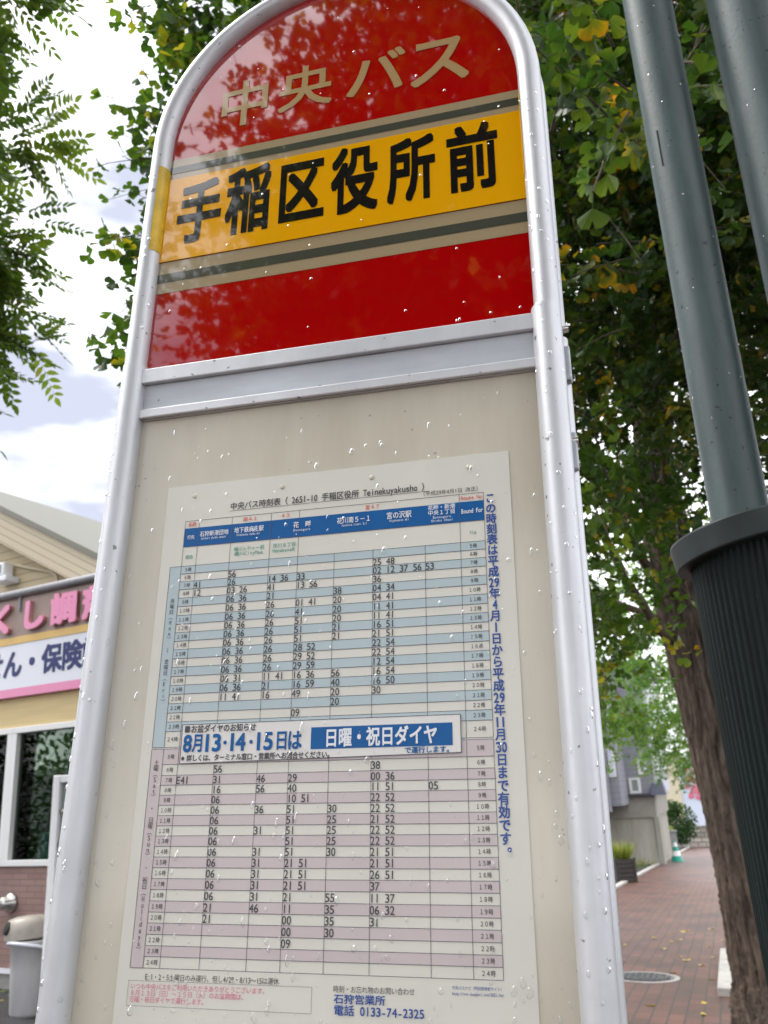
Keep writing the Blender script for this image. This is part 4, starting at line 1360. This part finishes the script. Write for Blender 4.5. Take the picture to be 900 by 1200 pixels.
# ---- white standing panel half behind the sign
wp = (-2.10, 6.30, gz(-2.10, 6.30))
ws = thing('standing_panel', 'white free-standing panel with a recessed inset and bolts, half hidden behind the sign frame', 'stand', Matrix.Translation(wp))
zt = 1.735 - wp[2]
wb = MB()
wb.box(-0.27, -0.222, -0.02, 0.10, 0.0, zt, 0.008).box(0.238, 0.27, -0.02, 0.10, 0.0, zt, 0.008)
wb.box(-0.2215, 0.2375, -0.018, 0.10, zt - 0.05, zt - 0.001, 0.006).box(-0.2375, 0.2375, -0.016, 0.10, 0.05, zt - 0.70, 0.006)
build('frame', wb, M['white_metal'], ws)
ins = build('inset', MB().box(-0.2375, 0.2375, 0.035, 0.08, zt - 0.699, zt - 0.052), M['inset'], ws)
for z in (zt - 0.24, zt - 0.45, zt - 0.64):
    t = MB().lathe([(0.0, 0.03), (0.02, 0.025), (0.026, 0.0)], 0, 0, 14)
    t.v = [(px - 0.205, 0.034 - pz, py + z) for px, py, pz in t.v]
    build('bolt', t, M['steel'], ws)

# leaf litter and weeds by the shop wall
n = 260
lx = rng.uniform(-3.2, 0.6, n)
ly = -rng.random(n) ** 1.6 * 0.5 - 0.02
wpn = [(PM @ Vector((a, b_, 0))) for a, b_ in zip(lx, ly)]
pos = np.array([(q.x, q.y, gz(q.x, q.y) + 0.008 + 0.02 * rng.random()) for q in wpn])
lt = leaves('leaf_litter', pos, rng.normal(size=(n, 3)) * np.array([1, 1, 0.25]), rng.normal(scale=0.3, size=(n, 3)) + np.array([0, 0, 1]), rng.uniform(0.03, 0.06, n), rng.random(n), 'plain', M['grass'], None)
setp(lt, 'dry leaves and weeds along the foot of the tiled shop wall', 'leaf litter', kind='stuff')

# ================================================================== RIGHT BACKGROUND
KM = Matrix(((0.9434, 0.3317, 0, 10.3751), (-0.3317, 0.9434, 0, 39.2185), (0, 0, 1, 0), (0, 0, 0, 1)))
gb = thing('grey_house', 'tall blue-grey sided house with white windows above a stained cream garage wall', 'building', KM)
build('upper_wall', MB().box(-6.0, 0.50, 0.0, 9.0, 1.02, 6.4), M['grey_wall'], gb)
build('corner_board', MB().box(0.502, 0.64, -0.02, 9.0, 1.02, 6.4), M['grey_light'], gb)
build('roof', MB().box(-6.3, 0.9, -0.3, 9.3, 6.405, 6.6), M['slate'], gb)
build('gutter', MB().box(-1.4, 0.86, -0.28, 0.02, 0.93, 1.015, 0.02), M['slate'], gb)
build('garage_wall', MB().box(-6.0, 0.30, 0.03, 9.0, -2.3, 0.05), M['garage'], gb)
build('garage_band', MB().box(-6.0, 0.42, -0.03, 9.0, 0.052, 0.928), M['garage_band'], gb)
build('pilaster', MB().box(0.305, 0.50, -0.05, 1.2, -2.3, 0.050), M['garage_band'], gb)
bay = build('bay', MB().box(-6.0, -0.62, -3.0, -0.01, 0.62, 6.3), M['grey_wall'], gb)
low = build('porch_box', MB().box(-6.0, -1.02, -3.35, -3.01, 0.42, 6.2), M['grey_wall'], gb)
for nm_, x0, x1, z0, z1, y in (('window', -0.54, -0.06, 1.03, 1.66, 0.0), ('window', -0.10, 0.28, 1.78, 2.40, 0.0)):
    fr = MB().box(x0, x1, y - 0.06, y - 0.002, z0, z0 + 0.1).box(x0, x1, y - 0.06, y - 0.002, z1 - 0.08, z1).box(x0, x0 + 0.12, y - 0.06, y - 0.002, z0 + 0.1, z1 - 0.08).box(x1 - 0.12, x1, y - 0.06, y - 0.002, z0 + 0.1, z1 - 0.08)
    w_ = build(nm_, fr, M['white'], gb)
    build('pane', MB().box(x0 + 0.121, x1 - 0.121, y - 0.04, y - 0.003, z0 + 0.101, z1 - 0.081), M['inset'], w_)
for x0, x1, z0, z1, y in ((-0.99, -0.70, 1.72, 2.84, -3.002), (-0.93, -0.69, 3.7, 4.6, -3.002), (-1.32, -1.13, 1.85, 2.5, -3.352)):
    fr = MB().box(x0, x1, y - 0.05, y, z0, z1, 0.01)
    w_ = build('window', fr, M['white'], gb)
    build('pane', MB().box(x0 + 0.06, x1 - 0.06, y - 0.056, y - 0.051, z0 + 0.08, z1 - 0.08), M['far_white'], w_)
rf = MB().add([(0.34, -0.4, 0.93), (0.95, -0.4, 0.93), (0.95, 1.2, 0.93), (0.34, 1.2, 0.93), (0.40, 0.1, 1.52), (0.80, 0.1, 1.52), (0.80, 0.9, 1.52), (0.40, 0.9, 1.52)],
              [(3, 2, 1, 0), (4, 5, 6, 7), (0, 1, 5, 4), (1, 2, 6, 5), (2, 3, 7, 6), (3, 0, 4, 7)])
build('hood_roof', rf, M['slate'], gb)

# block wall, stone wall, shrub, far shop
def at_depth(x, y, z):
    return Matrix(((0.9434, 0.3317, 0, x), (-0.3317, 0.9434, 0, y), (0, 0, 1, z), (0, 0, 0, 1)))


bw = build('block_wall', MB().box(-0.55, 0.62, 0, 0.4, -0.3, 1.15, 0.02).box(-0.60, 0.67, -0.04, 0.44, 1.152, 1.22), M['block'])
bw.matrix_world = at_depth(15.5, 55.0, gz(15.5, 55))
setp(bw, 'low grey block wall between the cream garage and the pale stone wall', 'wall')
sw = build('stone_wall', MB().box(-0.9, 3.4, 0, 0.6, -0.4, 1.45).box(-1.2, 3.4, -0.1, -0.002, -0.4, 0.5, 0.05), M['stone'])
sw.matrix_world = at_depth(20.9, 69.0, gz(20.9, 69))
setp(sw, 'pale stone retaining wall under the dark shrub at the end of the pavement', 'wall')


def shrub(name, loc, rad, n, size, label, m='shrub', stem=True):
    o = thing(name, label, 'shrub', Matrix.Translation(loc))
    loc = np.array(loc)
    c = loc + np.array([0, 0, rad[2]])
    parts = [ellipsoid_pts(c, rad, n // 2, 0.35)]
    for _ in range(7):
        cc = ellipsoid_pts(c, np.array(rad) * 0.75, 1, 0.5)[0]
        parts.append(ellipsoid_pts(cc, np.array(rad) * 0.42, n // 14, 0.35))
    p = np.concatenate(parts)
    k = len(p)
    leaves('foliage', p, unit(p - c) + rng.normal(scale=0.6, size=(k, 3)), rng.normal(scale=0.6, size=(k, 3)) + np.array([0, 0, 1]), rng.uniform(0.7, 1.2, k) * size, np.clip(rng.normal(0.45, 0.25, k), 0, 1), 'plain', M[m], o, loc)
    sticks('stems', [(curve_pts(loc - np.array([0, 0, 0.1]), ellipsoid_pts(c, np.array(rad) * 0.7, 1)[0], 5, 0.05), 0.03, 0.01) for _ in range(8)], M['twig'], o, loc)
    return o


shrub('shrub', (19.6, 66.0, gz(19.6, 66) + 0.3), (1.35, 1.1, 1.35), 2600, 0.22, 'dark green rounded shrub behind the stone wall at the end of the pavement')
shrub('shrub', (17.6, 62.0, gz(17.6, 62) + 0.5), (0.5, 0.5, 0.5), 500, 0.15, 'small yellow-green bush between the block wall and the dark shrub', 'grass')
FM = at_depth(27.6, 95.0, gz(27.6, 95.0))
fb_ = thing('far_shop', 'distant cream shop building with a pale blue panel of pink-red marks', 'building', FM)
build('wall', MB().box(-3.2, 1.35, 0, 9, -1, 8.4), M['far_cream'], fb_)
build('roof', MB().box(-3.3, 1.45, -0.1, 9.1, 8.402, 8.6), M['grey_light'], fb_)
pnl = build('sign_panel', MB().box(1.355, 4.2, 0.2, 9, -1, 7.6), M['far_white'], fb_)
mk = MB()
for x, z, r in ((2.0, 6.9, 0.33), (2.35, 6.0, 0.42), (2.9, 6.6, 0.3), (3.1, 5.7, 0.4), (2.0, 5.2, 0.25), (2.7, 4.9, 0.45), (3.6, 6.2, 0.45), (3.5, 5.1, 0.38), (2.25, 4.3, 0.3), (3.1, 4.2, 0.4)):
    mk.prism([(x + r * (1 + 0.25 * math.sin(3 * a + x)) * math.cos(a), z + r * math.sin(a)) for a in np.linspace(0, 2 * math.pi, 14, endpoint=False)], 0.12, 0.195)
build('red_marks', mk, M['far_red'], pnl)
build('side_window', MB().box(-0.4, 0.1, -0.03, -0.002, 5.2, 5.8), M['inset'], fb_)

shrub('shrub', (-11.0, 7.6, gz(-11.0, 7.6)), (1.3, 2.6, 1.5), 3600, 0.14, 'long dark hedge at the far left of the shop forecourt, mirrored in the window')
# striped marker cone at the pavement edge
cl_ = (12.15, 41.8, gz(12.15, 41.8))
cn = thing('marker_cone', 'green and white striped traffic cone at the left edge of the pavement', 'cone', Matrix.Translation(cl_))
prof = [(0.20, 0.03), (0.155, 0.2), (0.115, 0.36), (0.078, 0.51), (0.045, 0.65), (0.03, 0.72)]
for i in range(5):
    build('band' if i % 2 else 'green_band', MB().lathe([prof[i], prof[i + 1]] + ([(0.0, 0.722)] if i == 4 else []), 0, 0, 20), M['white_metal'] if i % 2 else M['green_plastic'], cn)
build('foot', MB().box(-0.22, 0.22, -0.22, 0.22, 0.0, 0.03, 0.008), M['green_plastic'], cn)
cn.scale = (1.25, 1.25, 1.25)

# timber planter with grass
pl_ = (6.30, 27.0, gz(6.30, 27.0))
pt = thing('planter', 'dark timber planter box filled with tufty grass beside the cream garage', 'planter', Matrix.Translation(pl_))
pb = MB()
for k in range(5):
    pb.box(-0.27, 0.27, -0.27, 0.27, 0.03 + 0.12 * k, 0.14 + 0.12 * k, 0.006)
for sx in (-1, 1):
    for sy in (-1, 1):
        pb.box(sx * 0.262 - 0.03, sx * 0.262 + 0.03, sy * 0.262 - 0.03, sy * 0.262 + 0.03, 0.0, 0.66, 0.006)
build('box', pb, M['planter'], pt)
n = 420
th = rng.random(n) * 6.28
pos = np.stack([pl_[0] + 0.22 * np.cos(th) * rng.random(n), pl_[1] + 0.22 * np.sin(th) * rng.random(n), np.full(n, pl_[2] + 0.62)], 1)
leaves('grass_tuft', pos, np.stack([np.cos(th) * 0.5, np.sin(th) * 0.5, np.ones(n)], 1) + rng.normal(scale=0.15, size=(n, 3)), rng.normal(size=(n, 3)), rng.uniform(0.3, 0.6, n), rng.random(n), 'blade', M['grass'], pt, pl_)

# weeds at the garage foot
n = 600
k1 = rng.uniform(36, 57, n)
q = [(GM @ Vector((LEFT - 0.5 + rng.normal(scale=0.22), a, 0.0))) for a in k1]
pos = np.array([p[:] for p in q])
wd = leaves('weeds', pos, rng.normal(scale=0.5, size=(n, 3)) + np.array([0, 0, 1]), rng.normal(size=(n, 3)), rng.uniform(0.2, 0.45, n), rng.random(n), 'blade', M['grass'], None)
setp(wd, 'yellow-green weeds growing along the pavement kerb by the cone', 'weeds', kind='stuff')

# manhole cover
mc = (2.4662, 10.2508, gz(2.4662, 10.2508))
MMX = GM.copy()
MMX.translation = Vector(mc) + GN * 0.013
mh = thing('manhole_cover', 'round dark iron manhole cover set in the brick pavement', 'manhole cover', MMX)
build('frame', MB().lathe([(0.31, 0.001), (0.31, 0.006), (0.36, 0.006), (0.362, 0.0)], 0, 0, 40), M['kerb'], mh)
pt_ = MB().lathe([(0.0, 0.006), (0.305, 0.006), (0.309, 0.0)], 0, 0, 40)
cv = build('cover', pt_, M['iron'], mh)
st_ = MB()
for i in range(-4, 5):
    for j in range(-4, 5):
        x, y = i * 0.062, j * 0.062
        if x * x + y * y < 0.27 ** 2:
            st_.box(x - 0.022, x + 0.022, y - 0.022, y + 0.022, 0.0065, 0.012, 0.003)
build('studs', st_, M['iron'], mh)

# low kerb of the planting strip behind the trunk
kx, ky0 = gl((2.99, 9.10, -0.44))
ky1 = gl((3.84, 11.93, -0.57))[1]
ke = build('edging_kerb', MB().box(kx - 0.14, kx, ky0, ky1, -0.03, 0.085, 0.012).box(kx + 0.002, kx + 1.05, ky0, ky0 + 0.14, -0.03, 0.083, 0.012), M['kerb'])
ke.matrix_world = GM
setp(ke, 'short pale concrete edging on the bricks behind the furrowed trunk', 'kerb')

# fallen ginkgo leaves, each its own
tv, tl, ts = leaf_template('ginkgo')
fm = None
for i in range(46):
    a = rng.uniform(LEFT + 0.3, kx) if i % 3 else rng.uniform(kx - 0.7, kx + 0.1)
    d = rng.uniform(6.8, 15.5)
    if fm is None:
        tvv = tv.copy()
        tvv[:, 1] -= 0.75
        o = mesh_np('fallen_leaf', tvv * 0.055, tl, ts, M['dead_leaf'], None, False, np.zeros(len(tv)))
        fm = o
    else:
        o = fm.copy()
        COL.objects.link(o)
    P = GM @ Vector((a, d, 0.016 + 0.004 * rng.random()))
    o.matrix_world = Matrix.Translation(P) @ GM.to_3x3().to_4x4() @ Matrix.Rotation(rng.random() * 6.28, 4, 'Z') @ Matrix.Rotation(rng.normal() * 0.15, 4, 'X') @ Matrix.Scale(rng.uniform(0.7, 1.2), 4)
    setp(o, 'yellow fallen ginkgo leaf lying on the wet brick pavement', 'leaf', 'fallen leaves on the brick pavement')
